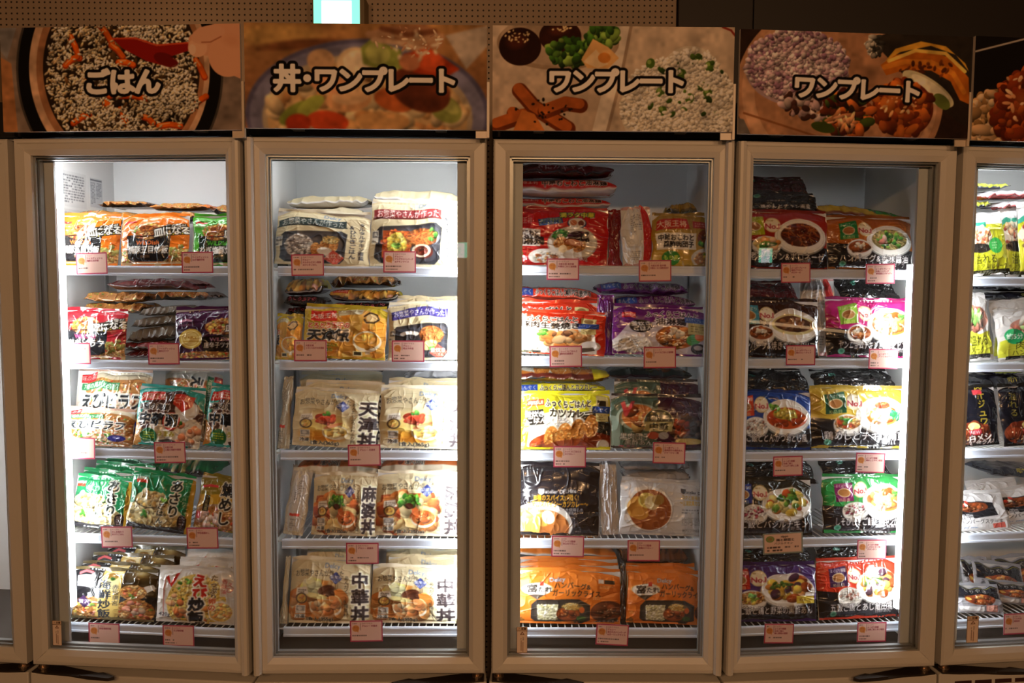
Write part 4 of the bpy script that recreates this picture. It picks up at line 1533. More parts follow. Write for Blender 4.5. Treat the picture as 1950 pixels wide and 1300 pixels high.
def d_kayu():
    c = Cv(1.12, '3aa39a', 200)
    c.E(.62, .62, .56, .58, '4a2a22').P([(.0, .55), (.2, .8), (.1, 1), (0, 1)], 'c89048')
    c.E(.72, .78, .48, .36, 'e8e2d4').stamps(.74, .76, .44, .3, 90, ['f4efe6', 'ece4d4', 'e0d8c8'], .02, .05, (1, 1.5), .4)
    c.E(.86, .34, .2, .17, 'dcd6cc').E(.88, .33, .15, .12, 'f0ece4').stamps(.84, .76, .26, .2, 14, ['f0a078', 'e88c60', 'f6c8a8'], .04, .07, (1, 1.4), .6).greens(.72, .6, .08, .05, 8)
    c.P([(.06, .08), (.46, .06), (.48, .2), (.04, .24)], 'c8281e').T('大阪王将', .27, .15, .11, 'f4e8dc', b=.02)
    c.P([(.64, .1), (.98, .10), (.94, .28), (.78, .40), (.62, .26)], 'd03a28').small(.67, .14, .93, .26, 3, 'f4d8c8')
    c.T('3種の海鮮', .31, .33, .12, '241c1c', 'f4f0e8', .10, .03).T('中', .16, .54, .22, '1c1c20', 'f6f2ea', .09, .05).T('華', .38, .55, .22, '1c1c20', 'f6f2ea', .09, .05)
    c.ring(.62, .56, .15, .15, .025, 'c83a28').T('粥', .62, .55, .21, '1c1c20', 'f6f2ea', .09, .05)
    c.E(.26, .84, .15, .14, '1e6a3a').small(.16, .76, .36, .92, 4, 'd8d84a', 1, 1).T('うまみ', .55, .78, .10, 'a8a020', 'f4f0d0', .08, .02)
    c.P([(.44, .9), (.6, .86), (.74, .9), (.7, 1), (.48, 1)], '3a2c28').T('180g', .94, .92, .08, 'f4f0e8', '4a3028', .08)
    return c


def d_asari():
    c = Cv(1.14, '0f7a48', 200)
    c.G(0, 0, 1.14, .6, '148a52', '0c6a40')
    c.stamps(.6, .12, .5, .08, 50, ['d8c860'], .003, .006, (1, 1), .1, box=True)
    c.P([(0, .55), (1.14, .7), (1.14, 1), (0, 1)], 'a89a70')
    c.E(.45, .8, .62, .32, 'c8b888').stamps(.4, .78, .55, .26, 120, ['e8dcb0', 'd8c890', 'c0a868', 'b0a070'], .02, .045, (1, 2), .5)
    c.E(.42, .48, .32, .17, 'd8c898').stamps(.42, .46, .28, .14, 50, ['e8dcb4', 'd0b880', 'c0a060'], .02, .05, (1, 1.8), .6).greens(.66, .42, .06, .05, 4).greens(.32, .74, .06, .05, 4)
    c.L([(.12, .52), (.2, .58), (.36, .61), (.55, .58), (.66, .5)], .014, '2a2418')
    c.P([(0, .88), (.5, .93), (1.14, .86), (1.14, 1), (0, 1)], '2c2a30')
    c.R(.09, .08, .30, .16, 'e8f0e4').R(.09, .13, .30, .19, 'd0402c').T('だし膳', .195, .105, .06, '2a6a4a')
    c.T('あさり', .82, .38, .235, '1a2622', 'f4f2e6', .09, .03, vert=True).T('ごはん', .60, .68, .125, '1e2a26', 'f0eee0', .09, .02, vert=True)
    c.P([(1.07, 0), (1.14, 0), (1.14, 1), (1.05, 1)], 'b08a28')
    c.T('だしを味わう', 1.0, .34, .075, 'e8ead8', vert=True).E(1.0, .80, .09, .14, '2a1c20').small(.95, .70, 1.05, .9, 4, '8a7a70')
    return c


def d_taimeshi():
    c = Cv(1.1, 'c89c2c', 200)
    c.P([(0, 0), (1.1, 0), (1.1, .25), (0, .35)], '8a7a28').E(.5, .85, .62, .36, 'b09070').fried(.5, .86, .6, .32, ['e0a0a0'], 1.4).stamps(.35, .78, .25, .16, 20, ['f0dcd4', 'e0c0b8'], .03, .06, (1, 2), .5)
    c.P([(.06, .16), (.2, .12), (.36, .16), (.36, .2), (.2, .17), (.06, .21)], 'd84048').T('MARUHA NICHIRO', .2, .255, .05, 'e8e0c0', fit=.3)
    c.R(.12, .34, .24, .66, '2a2418').T('宇和島風', .18, .5, .075, 'e8d890', vert=True)
    c.T('鯛めし', .56, .48, .27, '1c1c1e', 'f0e8d0', .08, .03, vert=True).R(.02, .68, .1, .82, 'c8343a')
    return c


def d_kaisen():
    c = Cv(1.24, '17161a', 200)
    c.P([(.78, 0), (1.24, 0), (1.24, .5), (.74, .4)], '3c2c12').E(1.0, .06, .22, .16, '8a6a2a', 0, .8, .9).E(1.0, .02, .12, .09, 'e8d8a0', 0, .7, .9)
    c.fried(.30, .80, .34, .26, ['e09080'], .9).fried(.96, .80, .28, .26, ['e07860', 'f0c8b0'], 1.0).stamps(.98, .72, .16, .12, 10, ['f0a088', 'f4d8c0'], .03, .05, (1, 1.5), .6)
    c.P([(.72, .50), (1.2, .22), (1.24, .3), (.96, .56)], 'd8d4cc').E(.92, .42, .2, .15, 'b88450').fried(.92, .40, .19, .13, ['e08060'], .5)
    c.P([(.46, .0), (.76, .0), (.70, .95), (.36, .95)], 'ddc070').P([(.50, .02), (.73, .02), (.68, .4), (.45, .4)], 'e8d8a0')
    c.E(.60, .10, .08, .06, '9a7028').greens(.60, .15, .1, .02, 6)
    c.T('海鮮炒飯', .49, .58, .195, '1c2438', vert=True, b=.02).T('赤坂璃宮', .655, .48, .11, '2a2c38', vert=True)
    c.P([(.08, .06), (.18, .03), (.3, .06), (.3, .10), (.18, .075), (.08, .11)], 'e06a70').P([(.05, .12), (.34, .12), (.3, .36), (.06, .34)], 'd8d8dc').T('炒飯', .2, .24, .1, '4a4a50')
    c.P([(.18, .52), (.30, .66), (.2, .78), (.06, .64)], '3a2248').T('贅沢', .18, .65, .09, 'e8e0f0', b=.02)
    return c


def d_ebicha():
    c = Cv(1.2, 'e6e4e0', 200)
    c.P([(.12, .18), (.16, .12), (.2, .28), (.28, .1), (.34, .08), (.22, .34)], 'cc2a24').R(.1, .2, .115, .9, 'd88a88')
    c.E(.62, .62, .46, .52, 'e8c868').stamps(.62, .6, .44, .5, 330, ['f4dc88', 'f0d070', 'f8eab0', 'd8b050'], .014, .03, (1, 2), .5).greens(.6, .6, .4, .45, 20)
    c.stamps(.6, .62, .4, .42, 16, ['f0a060', 'f4b888', 'e88850'], .04, .06, (1, 1.5), .6)
    c.E(1.0, .76, .19, .2, 'f0ece4').E(1.0, .77, .17, .17, 'e0b860').stamps(1.0, .76, .15, .14, 50, ['f4dc88', 'f0a868', 'f8e8b0'], .016, .035, (1, 1.6), .5)
    c.T('えび', .66, .33, .235, 'c2281e', 'f8f4e8', .10, .05, vert=True).T('炒飯', .62, .77, .245, '20222a', 'f8f4e8', .10, .05, vert=True).T('たっぷり', .88, .32, .115, '4a3a20', 'f8f0d8', .08, .02, vert=True).T('卵の', .86, .63, .12, 'd0481e', 'f8f0d8', .08, .02, vert=True)
    c.R(.98, .14, 1.17, .48, 'f4f0ea').R(.99, .15, 1.16, .47, 'e8ddd4').T('えび', 1.12, .30, .10, 'b83028', vert=True).T('香味油', 1.04, .30, .09, 'b83028', vert=True)
    c.T('420g', .13, .85, .09, '3a3a44', b=.02).small(.05, .91, .2, .96, 1, '8a8a90')
    return c


def d_tray(ban, curved, left, right, v1, v2, tri=True, bl='e0d3ac'):
    """cream bag with a coloured banner and a printed tray"""
    c = Cv(1.27, bl, 200)
    c.T('Delcy', .76, .06, .10, '5a74a8', b=.01)
    if curved:
        for i in range(24):
            x = .05 + .92 * i / 24
            y = .20 - .05 * math.sin(i / 24 * 2.6)
            c.R(x, y - .08, x + .042, y + .08, ban)
        for x in (.25, .45, .62, .82):
            c.R(x, .04, x + .012, .12, '5a5040')
        c.T('お惣菜やさんが作った', .50, .165, .125, 'f4f0e4', b=.01, fit=.84, rot=-.02)
    else:
        c.R(.03, .13, .96, .28, ban).P([(.01, .28), (.98, .28), (.96, .25), (.03, .25)], tuple(srgb(ban) * 170))
        c.T('お惣菜やさんが作った', .50, .20, .135, 'f6f2e8', b=.01, fit=.86)
    c.P([(.12, .40), (.9, .34), (.98, .40), (.95, .88), (.88, .96), (.14, .95), (.06, .88), (.08, .45)], '24242a')
    c.P([(.15, .44), (.88, .39), (.93, .43), (.90, .85), (.85, .91), (.17, .90), (.12, .85), (.13, .48)], '383840')
    left(c)
    right(c)
    c.R(.01, .46, .10, .66, 'd8d4c4').R(.02, .48, .09, .57, '6a6a6a').R(.035, .5, .075, .55, 'c8c4b8')
    c.small(.01, .60, .09, .66, 1, '4a4a4a')
    c.T(v1, 1.16, .52, .115, '24283a', vert=True, b=.02) if len(v1) < 9 else c.T(v1, 1.17, .52, .082, '24283a', vert=True, b=.02)
    c.T(v2, 1.05, .54, .095, '24283a', vert=True, b=.02)
    if tri:
        c.P([(.80, .72), (.95, .86), (.82, .99), (.66, .88)], 'd85a48').T('釜炊き', .80, .83, .085, 'f8ece4', b=.02).T('ごはん', .80, .91, .065, 'f8ece4')
    return c


def _tl(c):
    c.E(.33, .66, .2, .22, 'a89c90').stamps(.33, .66, .19, .21, 170, ['d8d0c4', 'c0b4a8', 'e8e0d4', '7a6a60', '4a3c36'], .012, .02, (1.2, 2.2), .5)


def _tr(c):
    c.katsu(.68, .66, .2, .14, -.5, 3).E(.68, .74, .10, .07, 'f0e8dc').noodle(.76, .52, .12, .08, k=.5)


def _cl(c):
    c.R(.16, .46, .55, .88, 'b8501e').stamps(.35, .66, .2, .21, 150, ['d86a28', 'c85820', 'e88a40', 'a84018'], .014, .022, (1.2, 2.2), .5).E(.36, .66, .13, .17, 'e8d060').stamps(.36, .66, .12, .15, 60, ['f4e480', 'f0d860', 'd8b840'], .02, .04, (1, 1.5), .5).greens(.37, .68, .04, .03, 5)


def _cr(c):
    c.noodle(.70, .56, .22, .14, ('e07838', 'd06028', 'f09850'), 1.0).meat(.72, .78, .14, .10, 6, ('5a1c14', '7a2c1c', '4a1410')).ring(.70, .76, .13, .10, .03, 'ece0c8').greens(.84, .52, .06, .08, 6)


def _pl(c):
    c.R(.15, .5, .5, .88, '2c2c30').E(.34, .54, .16, .05, 'f0ece4').E(.34, .68, .16, .13, '28282c').E(.42, .78, .06, .04, 'd05040')


def _pr(c):
    c.noodle(.7, .56, .2, .16, ('e08040', 'f09850', 'd07030'), 1.0).E(.66, .74, .14, .08, 'f0d890', -.4).greens(.7, .82, .1, .05, 6)


def d_tenshin():
    c = Cv(1.36, 'c8b02c', 200)
    c.E(.86, .62, .70, .56, 'dca04a').stamps(.86, .62, .64, .5, 60, ['f0b850', 'e8a038', 'f4d070', 'd88828', 'ecac44'], .05, .13, (1, 2.2), .12)
    c.L([(1.0, .18), (1.08, .12), (1.2, .14), (1.24, .22), (1.16, .3), (1.04, .3), (1.0, .24)], .03, '3a2818').E(1.12, .21, .09, .07, 'e8c890')
    c.E(1.06, .66, .24, .2, 'e8dcc0').E(1.06, .64, .21, .15, 'd89838').stamps(1.06, .64, .18, .12, 14, ['f4c860', 'e0a040'], .03, .06, (1, 1.6), .4)
    c.P([(.55, .06), (.98, .04), (.96, .14), (.56, .16)], 'c8bc98').small(.58, .07, .95, .13, 2, '8a6a3a')
    c.P([(.10, .04), (.52, .06), (.54, .27), (.10, .26)], 'd42c1c').T('大阪王将', .32, .16, .115, 'f8f0e0', b=.02)
    c.T('とろとろ玉子の', .40, .355, .125, 'd8341c', 'f8f4e4', .10, .03, fit=.72).T('天津飯', .40, .55, .235, '2a2a2c', 'e8e0d0', .07, .05)
    c.T('ふわ玉ごはんと', .34, .74, .07, '4a5a18', 'e8e060', .1, .01).T('あんが絡む', .32, .83, .07, '4a5a18', 'e8e060', .1, .01)
    c.R(.83, .84, .99, .94, 'e8d8a0').R(.85, .86, .97, .92, '3a3020').R(1.04, .84, 1.12, .9, 'd8c8b0')
    return c


def d_don(kind):
    """cream rice-bowl bag with big vertical title"""
    c = Cv(1.22 if kind != 'tenshin' else 1.2, 'dfd2ac', 200)
    y0 = .30
    if kind == 'tenshin':
        c.E(.46, .66, .42, .36, 'f0e0a8', 0, 1, .25).E(.46, .70, .38, .26, 'f0cc58', 0, 1, .5).E(.48, .62, .3, .22, 'f8e8a0', 0, .8, .6)
        c.E(.32, .80, .3, .12, 'e0962c', .1, .8, .5).E(.5, .86, .3, .08, 'd88424', 0, .8, .6)
        c.stamps(.46, .50, .12, .09, 22, ['e0583a', 'c84028', 'f08060'], .025, .05, (1.2, 2.4), .5).greens(.47, .42, .04, .025, 7, ('4aa03a', '7ac45a'))
        c.E(.62, .74, .19, .13, 'f0e8d4').E(.62, .73, .17, .09, 'e8cc70').stamps(.62, .73, .15, .07, 16, ['f4e0a0', 'e8b860'], .02, .04, (1, 2), .4).E(.58, .62, .14, .03, 'e07850', -.4, .7)
        name, sub, wt = '天津丼', 'あんたっぷりふわふわ卵', '1食入(365g)'
    elif kind == 'mabo':
        c.P([(.06, .34), (.8, .30), (.86, .8), (.6, .96), (.2, .96), (.02, .7)], 'b8582a')
        c.stamps(.44, .62, .42, .34, 120, ['c86430', 'd88848', 'a84820', 'e8b878', '8c3416'], .05, .1, (1, 1.5), .5).stamps(.44, .62, .38, .3, 16, ['f0dca8', 'ecd090'], .05, .09, (1, 1.3), .4)
        c.greens(.46, .44, .16, .10, 40, ('3a8a2a', '6ab83a', '2a6a20', '8ad050')).E(.46, .52, .06, .05, '4a1c14')
        c.E(.66, .72, .17, .14, 'f0e4d0').E(.66, .70, .16, .12, 'c86a30').meat(.66, .69, .14, .10, 14, ('c86430', 'd88848', 'b85020', 'e0a060'))
        name, sub, wt = '麻婆丼', 'こく旨あん、味しみ豆腐', '1食入(350g)'
    else:
        c.E(.42, .66, .42, .36, 'd8a868').stamps(.42, .64, .40, .32, 60, ['e8c890', 'd89850', 'c87830', 'f0dcb0'], .06, .12, (1, 1.8), .4)
        c.stamps(.36, .42, .14, .08, 14, ['d8dc8a', 'b8c860', 'e8e8b8'], .05, .09, (1, 1.6), .4).E(.56, .46, .13, .07, '5a2c18', -.3).E(.62, .56, .07, .12, '4a2418', .1).E(.42, .56, .2, .04, 'e8dc98', .2).E(.66, .62, .1, .07, 'e8a060')
        c.E(.56, .76, .24, .15, 'f0e8da').E(.56, .74, .22, .12, 'e0a868').stamps(.56, .73, .2, .1, 24, ['f0d8b0', 'e8a868', 'd88850', 'c89060'], .03, .06, (1, 1.6), .5).P([(.1, .78), (.8, .86), (.7, .93), (.2, .93)], 'd07828', .5)
        name, sub, wt = '中華丼', 'あんだく、6種具材', '1食入(355g)'
    c.T('Delcy', .64, .085, .10, '6a82b0', b=.01).L([(.3, .09), (.48, .085)], .006, 'b8ac90')
    c.T('お惣菜やさんが作った', .44, .205, .115, '3a3a38', fit=.76, rot=-.02)
    c.P([(.70, .17), (.80, .27), (.70, .37), (.60, .27)], '3a4a98').T('国産米', .70, .255, .062, 'e8ecf8', b=.02).T('使用', .70, .315, .055, 'e8ecf8')
    c.T(sub, .865, .56, .075 if len(sub) < 11 else .066, '2c2a28', vert=True)
    c.T(name, 1.065, .575, .27, '2a2428', 'd8e0b0', .12, .035, vert=True, sp=.02).T(name, 1.065, .575, .27, '30262a', 'f4f0dc', .09, .035, vert=True, sp=.02)
    # badge bowl, oven mark, weight
    c.P([(.10, .44), (.26, .42), (.29, .53), (.09, .55)], 'f2eee4').small(.12, .46, .26, .52, 2, '4a3c34', 1, 1)
    c.E(.185, .60, .09, .085, '4a3424').E(.185, .60, .07, .065, 'e0c068').stamps(.185, .60, .05, .05, 10, ['e8d488', 'd0a040', 'c88850'], .012, .022, (1, 1.3), .4)
    c.R(.10, .71, .25, .84, 'f0eee8').R(.11, .72, .24, .80, '9a9a9a').E(.165, .76, .035, .03, 'd8d8d8').small(.10, .81, .25, .84, 1, '5a5a5a')
    c.R(.09, .85, .25, .92, 'f0eee8').T('冷凍', .17, .885, .07, '2c2c2c', b=.02).T(wt, .47, .93, .085, '2a2626', 'f0e8d0', .06, .02)
    return c


def d_yurin():
    c = Cv(1.42, 'c01c1c', 200)
    c.G(0, 0, 1.42, .4, 'b41818', 'cc2222')
    c.R(.02, .13, .36, .34, 'd8303a').R(.03, .14, .35, .33, 'c02026').T('大阪王将', .19, .24, .115, 'f0d8c8', fit=.3)
    c.P([(.42, .20), (.76, .14), (.78, .26), (.44, .32)], '2a4a9a').T('1食分の国産野菜', .6, .2, .055, 'e8e860', rot=-.15, fit=.3).T('とたんぱく質', .6, .255, .055, 'e8e860', rot=-.15)
    c.T('満ラク中華', .98, .11, .10, 'e8e440', '2a4a20', .1, .03).E(.98, .26, .14, .10, '2a3a6a').E(.98, .25, .125, .085, 'e8e0d8').E(.93, .25, .05, .05, 'c87850').E(1.04, .26, .045, .05, '7a4030')
    c.E(.92, .62, .36, .30, 'b8b4ae').E(.92, .61, .34, .28, 'e8e6e0').E(.92, .60, .29, .23, 'd8d4cc')
    c.greens(.74, .48, .10, .08, 36, ('2a6a2a', '4a8a34', '1c4a1c')).E(1.0, .48, .13, .08, '3a2028').E(1.05, .6, .06, .14, 'e0c8a0', .5).stamps(1.0, .5, .1, .05, 10, ['4a2434', '2c141c'], .02, .05, (1, 2.5), .5)
    c.katsu(.88, .64, .22, .11, .25, 3).E(.93, .60, .14, .06, 'a04818', .2).E(.78, .72, .06, .07, 'f0d8a8', .3)
    c.R(.0, .38, .46, .68, 'f2ece4').T('中華おこわと', .22, .46, .12, '241818', b=.03, fit=.44).T('油淋鶏', .29, .585, .15, '241818', b=.04).T('香ばし', .07, .59, .06, '4a3a34')
    c.E(.55, .86, .26, .14, 'e8e4dc').rice(.55, .87, .2, .10, ['c87850', '8a4a2a', 'd8a868']).R(0, .70, .46, .73, 'c01c1c')
    c.E(.09, .82, .12, .12, '4a9a3a').T('もち麦', .09, .82, .08, 'f0f060', b=.02).T('260g', 1.06, .88, .08, 'f0e8e0', '5a1414', .06)
    return c


def d_kurozu():
    c = Cv(1.35, 'c09a34', 200)
    c.G(0, 0, 1.35, 1, '9a7c2c', 'c8a23c')
    c.P([(.08, .10), (.62, .08), (.66, .28), (.06, .30)], 'b02a1c').T('大阪王将', .34, .19, .135, 'e8d4b8', b=.02).R(.72, .12, 1.3, .26, 'a0342a').small(.76, .14, 1.26, .24, 2, 'e0c0a0')
    c.R(.06, .36, .78, .68, 'e6e0d4').T('中華おこわと', .42, .45, .13, '241c18', b=.03, fit=.66).T('黒酢肉団子', .46, .58, .125, '241c18', b=.04, fit=.56)
    c.meat(1.06, .44, .26, .2, 10, ('7a3a1c', '5a2812', '9a5428')).greens(.9, .56, .06, .05, 6)
    c.E(1.04, .84, .36, .2, 'e0dcd4').fried(1.04, .86, .30, .15, k=.7).E(.32, .84, .16, .14, '3a8a34').T('もち麦', .32, .83, .09, 'e8f060', b=.02)
    return c


def d_nissui(bg, name, sauce, kind):
    c = Cv(1.40 if kind != 'katsu' else 1.42, bg, 200)
    if kind == 'shoga':
        c.P([(0, .34), (1.24, .30), (1.30, 1), (0, 1)], 'eee8dc').E(.2, .84, .34, .2, 'e8e6e0').rice(.2, .84, .32, .18)
        c.stamps(.86, .66, .36, .2, 46, ['e0a060', 'd08848', 'f0c088', 'c87838'], .05, .1, (1, 1.8), .5).greens(.52, .50, .09, .1, 16, ('5aa83a', '8ac85a')).stamps(.78, .5, .16, .05, 8, ['8a5a3a', '6a3c2a'], .03, .05, (1, 2), .5)
        c.E(1.2, .78, .14, .12, 'e8e4e0').P([(1.0, .84), (1.24, .8), (1.26, .88), (1.06, .94)], '4a3c34')
        c.T('ふっくらごはんと', .60, .17, .135, '2c2018', 'f6f2ea', .09, .03, fit=.84).T('豚肉生姜焼き', .62, .32, .155, '2c2018', 'f6f2ea', .09, .03, fit=.86)
        c.R(.0, .09, .13, .18, 'd83a24').T('NISSUI', .06, .135, .06, 'f8ece4')
        c.E(.07, .5, .11, .11, '2a2424').T('釜炊き', .07, .46, .08, 'f4f0e8', b=.02).T('ごはん', .07, .55, .08, 'f4f0e8', b=.02)
        c.R(1.06, .12, 1.28, .50, 'e8dc9a').P([(1.0, .26), (1.32, .24), (1.32, .36), (1.02, .38)], '2c4aa0').T('まんぞくプレート', 1.16, .31, .07, 'f0f0f8', fit=.28).E(1.17, .19, .07, .05, '9a7a4a').small(1.09, .39, 1.26, .48, 3, '7a6a3a')
        c.T('油冷凍', .08, .95, .06, '3a4a9a').R(.22, .92, .5, .97, '2a2a20').small(.24, .93, .48, .96, 1, 'e8e0a0')
    elif kind == 'yurin':
        c.P([(.22, .36), (1.34, .20), (1.36, 1), (.0, 1), (.06, .64)], 'cfc8d4').E(.28, .80, .30, .22, 'e4e0e2').rice(.28, .82, .28, .19, tint='e2deda')
        c.meat(.92, .62, .30, .24, 26, ('a05420', 'c07830', '7a3410', 'd89848'), .22).stamps(.92, .52, .16, .08, 6, ['f0e0c8'], .03, .05, (1, 2), .4).E(1.18, .66, .1, .12, '4a9a4a', .4).E(1.27, .58, .07, .1, 'd8702c')
        c.T('ふっくらごはんと', .86, .14, .13, '2c2028', 'f2ecf2', .09, .03, fit=.80).T('油淋鶏', .84, .30, .155, '2c2028', 'f2ecf2', .09, .03)
        c.R(.12, .13, .32, .24, 'd02a34').T('NISSUI', .22, .185, .07, 'f8e8e8')
        c.E(.40, .40, .17, .14, '231c20', -.2).T('釜炊き', .40, .35, .10, 'f0ece8', b=.03, rot=-.15).T('ごはん', .43, .45, .10, 'f0ece8', b=.03, rot=-.15)
        c.P([(1.04, .19), (1.40, .16), (1.40, .28), (1.05, .30)], '2c4a9a').T('まんぞくプレート', 1.22, .23, .07, 'e8e8f4', fit=.32).R(1.10, .30, 1.36, .54, 'cfc07a').small(1.14, .34, 1.34, .50, 3, '6a5a2a')
        c.E(1.26, .84, .11, .11, '2a2428').E(1.26, .82, .07, .05, 'b8b0b4')
        c.T('電子レンジ', .3, .95, .06, '2a242a')
    else:
        c.P([(.24, .36), (1.2, .30), (1.42, .4), (1.42, 1), (.1, 1)], '2a241c').P([(.1, 1), (.14, .6), (.3, .55), (.3, 1)], 'f0ece4')
        c.E(.62, .62, .46, .30, 'eeeae0').rice(.50, .60, .34, .22).E(.86, .92, .72, .26, '7a2c10').stamps(.8, .9, .6, .14, 24, ['8c3614', 'a04a1c', '6a240c'], .03, .06, (1, 2), .5)
        c.katsu(.80, .68, .44, .20, -.32, 4).P([(.3, .96), (.6, .84), (1.1, .78), (1.3, .7), (1.3, .9), (.9, 1), (.3, 1)], '7c3010', .85)
        c.R(.10, .10, .38, .22, 'd84424').T('NISSUI', .24, .16, .085, 'f8e8d8', b=.02)
        c.T('ふっくらごはんと', .76, .18, .145, '282014', 'f6f4e0', .09, .03, fit=.74).T('カツカレー', .80, .35, .17, '282014', 'f6f4e0', .09, .04, fit=.70)
        c.P([(.06, .30), (.36, .28), (.38, .55), (.12, .57)], '26221e').T('釜炊き', .22, .37, .11, 'f4f0e8', b=.03).T('ごはん', .25, .48, .11, 'f4f0e8', b=.03)
        c.R(1.20, .04, 1.40, .5, 'd8cc8a').R(1.22, .12, 1.36, .22, '3a3020').P([(1.14, .23), (1.42, .22), (1.42, .35), (1.15, .35)], '2c4a9a').T('まんぞくプ', 1.28, .29, .085, 'f0f0f8', b=.02).small(1.22, .37, 1.38, .48, 3, '7a6a3a')
        c.E(1.3, .92, .10, .10, 'e8e4dc')
    return c


def d_mitsuboshi():
    c = Cv(1.44, '3c3a30', 200)
    c.P([(0, 0), (.74, 0), (.72, 1), (0, 1)], '4a5a48').P([(.72, 0), (1.44, 0), (1.44, 1), (.7, 1)], '3c1626')
    c.P([(0, .35), (.12, .4), (.14, 1), (0, 1)], '8a9a8a').E(.42, .40, .34, .26, '9aa490').meat(.42, .40, .26, .24, 10, ('c87838', 'a85420', 'e0b060', '8c3c18'))
    c.P([(.14, .14), (.2, .12), (.24, .28), (.3, .12), (.36, .11), (.24, .4), (.2, .4)], 'c03a3a')
    c.T('黒肉団子の', .42, .77, .14, 'e8dcc8', '3a3428', .05, fit=.6).T('黒酢あん', .42, .88, .11, 'e8dcc8', '3a3428', .05).R(.12, .94, .2, .99, 'c04a5a').T('電子レンジOK', .46, .965, .07, 'd05a6a')
    c.stamps(1.16, .60, .24, .26, 60, ['3a2418', '5a3820', '2a1810', '7a5030'], .03, .07, (1, 2), .5).stamps(1.1, .58, .12, .18, 16, ['7a2c18', '9a4424'], .03, .05, (1, 2), .5).E(1.2, .84, .22, .06, 'c8b060')
    c.T('ジャージャー麺', 1.12, .29, .13, 'd8d0d8', '2a1420', .05, fit=.56).small(.95, .14, 1.3, .2, 2, '8a6a78')
    c.E(.72, .48, .235, .235, 'c8bc88').E(.72, .48, .22, .22, '4c4834').R(.51, .48, .93, .66, 'b0a46c').E(.72, .48, .24, .24, 'c8bc88', 0, .0)
    c.T('三つ星プレート', .72, .43, .08, 'd8cca0', fit=.38).T('中華', .72, .575, .15, '2c2a1c', b=.02).T('★★★', .72, .33, .08, 'c8b870', sp=.2)
    c.E(.64, .74, .09, .07, 'a04830').E(.80, .74, .08, .07, 'a09890')
    return c


def d_delhi(black):
    c = Cv(1.06 if black else 1.5, '231f24' if black else 'd2d3d6', 220)
    ink, gold = ('f0ece8', 'e0a428') if black else ('2a2a30', 'c8a040')
    if black:
        c.R(0, 0, 1.06, .24, '1c181c')
        c.E(.28, .86, .42, .34, 'e8e4e0').E(.28, .87, .39, .31, 'f2f0ea').E(.32, .89, .34, .26, 'b87038')
        c.E(.10, .78, .18, .18, 'd8cc60').stamps(.10, .78, .17, .16, 60, ['e0dc78', 'c8d060', 'f0e890'], .014, .03, (1, 3), .4).E(.30, .78, .11, .09, 'd8a850', .4).E(.38, .74, .08, .10, 'f0e8d4', -.4).E(.14, .92, .14, .10, 'd8a048')
        c.P([(.24, .34), (.32, .34), (.32, .40), (.28, .43), (.24, .40)], 'f0ece8').T('atelier DELHIne', .54, .375, .075, ink, b=.015, fit=.42)
        c.T('18種のスパイスが効く!', .48, .465, .092, gold, b=.03, fit=.60).T('～辛口スパイシーカツカレー～', .50, .555, .10, gold, b=.03, fit=.82, skew=.15)
        c.T('こだわりのスパイスを使用した', .5, .635, .05, 'e8e4e0').T('絶妙なスパイシーな味わい', .48, .68, .05, 'e8e4e0')
        c.small(.64, .74, .98, .88, 7, 'a8a0a0', .5).small(.74, .92, .9, .95, 1, 'e0dcd8')
    else:
        c.E(.46, .52, .40, .42, 'b0b0b4').E(.45, .51, .39, .41, 'eceae6').E(.47, .53, .35, .37, '9a5428')
        c.E(.26, .50, .17, .20, 'd8a048', .3).E(.42, .36, .15, .14, 'e0d070', .3).E(.50, .40, .12, .13, 'e8dcb0', -.5).E(.30, .60, .15, .12, 'c88c3c').E(.60, .34, .10, .10, 'a88848')
        c.P([(.98, .10), (1.06, .10), (1.06, .17), (1.02, .20), (.98, .17)], '3a3a40').T('atelier DELHIne', 1.28, .15, .085, ink, b=.015, fit=.42)
        c.T('コクと旨味が広がる', 1.24, .26, .085, gold, b=.02, fit=.5).T('～王道欧風カツカレー～', 1.24, .37, .10, gold, b=.03, fit=.56)
        c.small(1.0, .48, 1.46, .58, 2, '5a5a60').small(1.0, .64, 1.46, .80, 6, '6a6a70').R(1.02, .86, 1.3, .93, 'a8a8ac').R(1.03, .87, 1.29, .92, 'd6d6d8').T('電子レンジ対応', 1.16, .895, .04, '3a3a40')
    return c


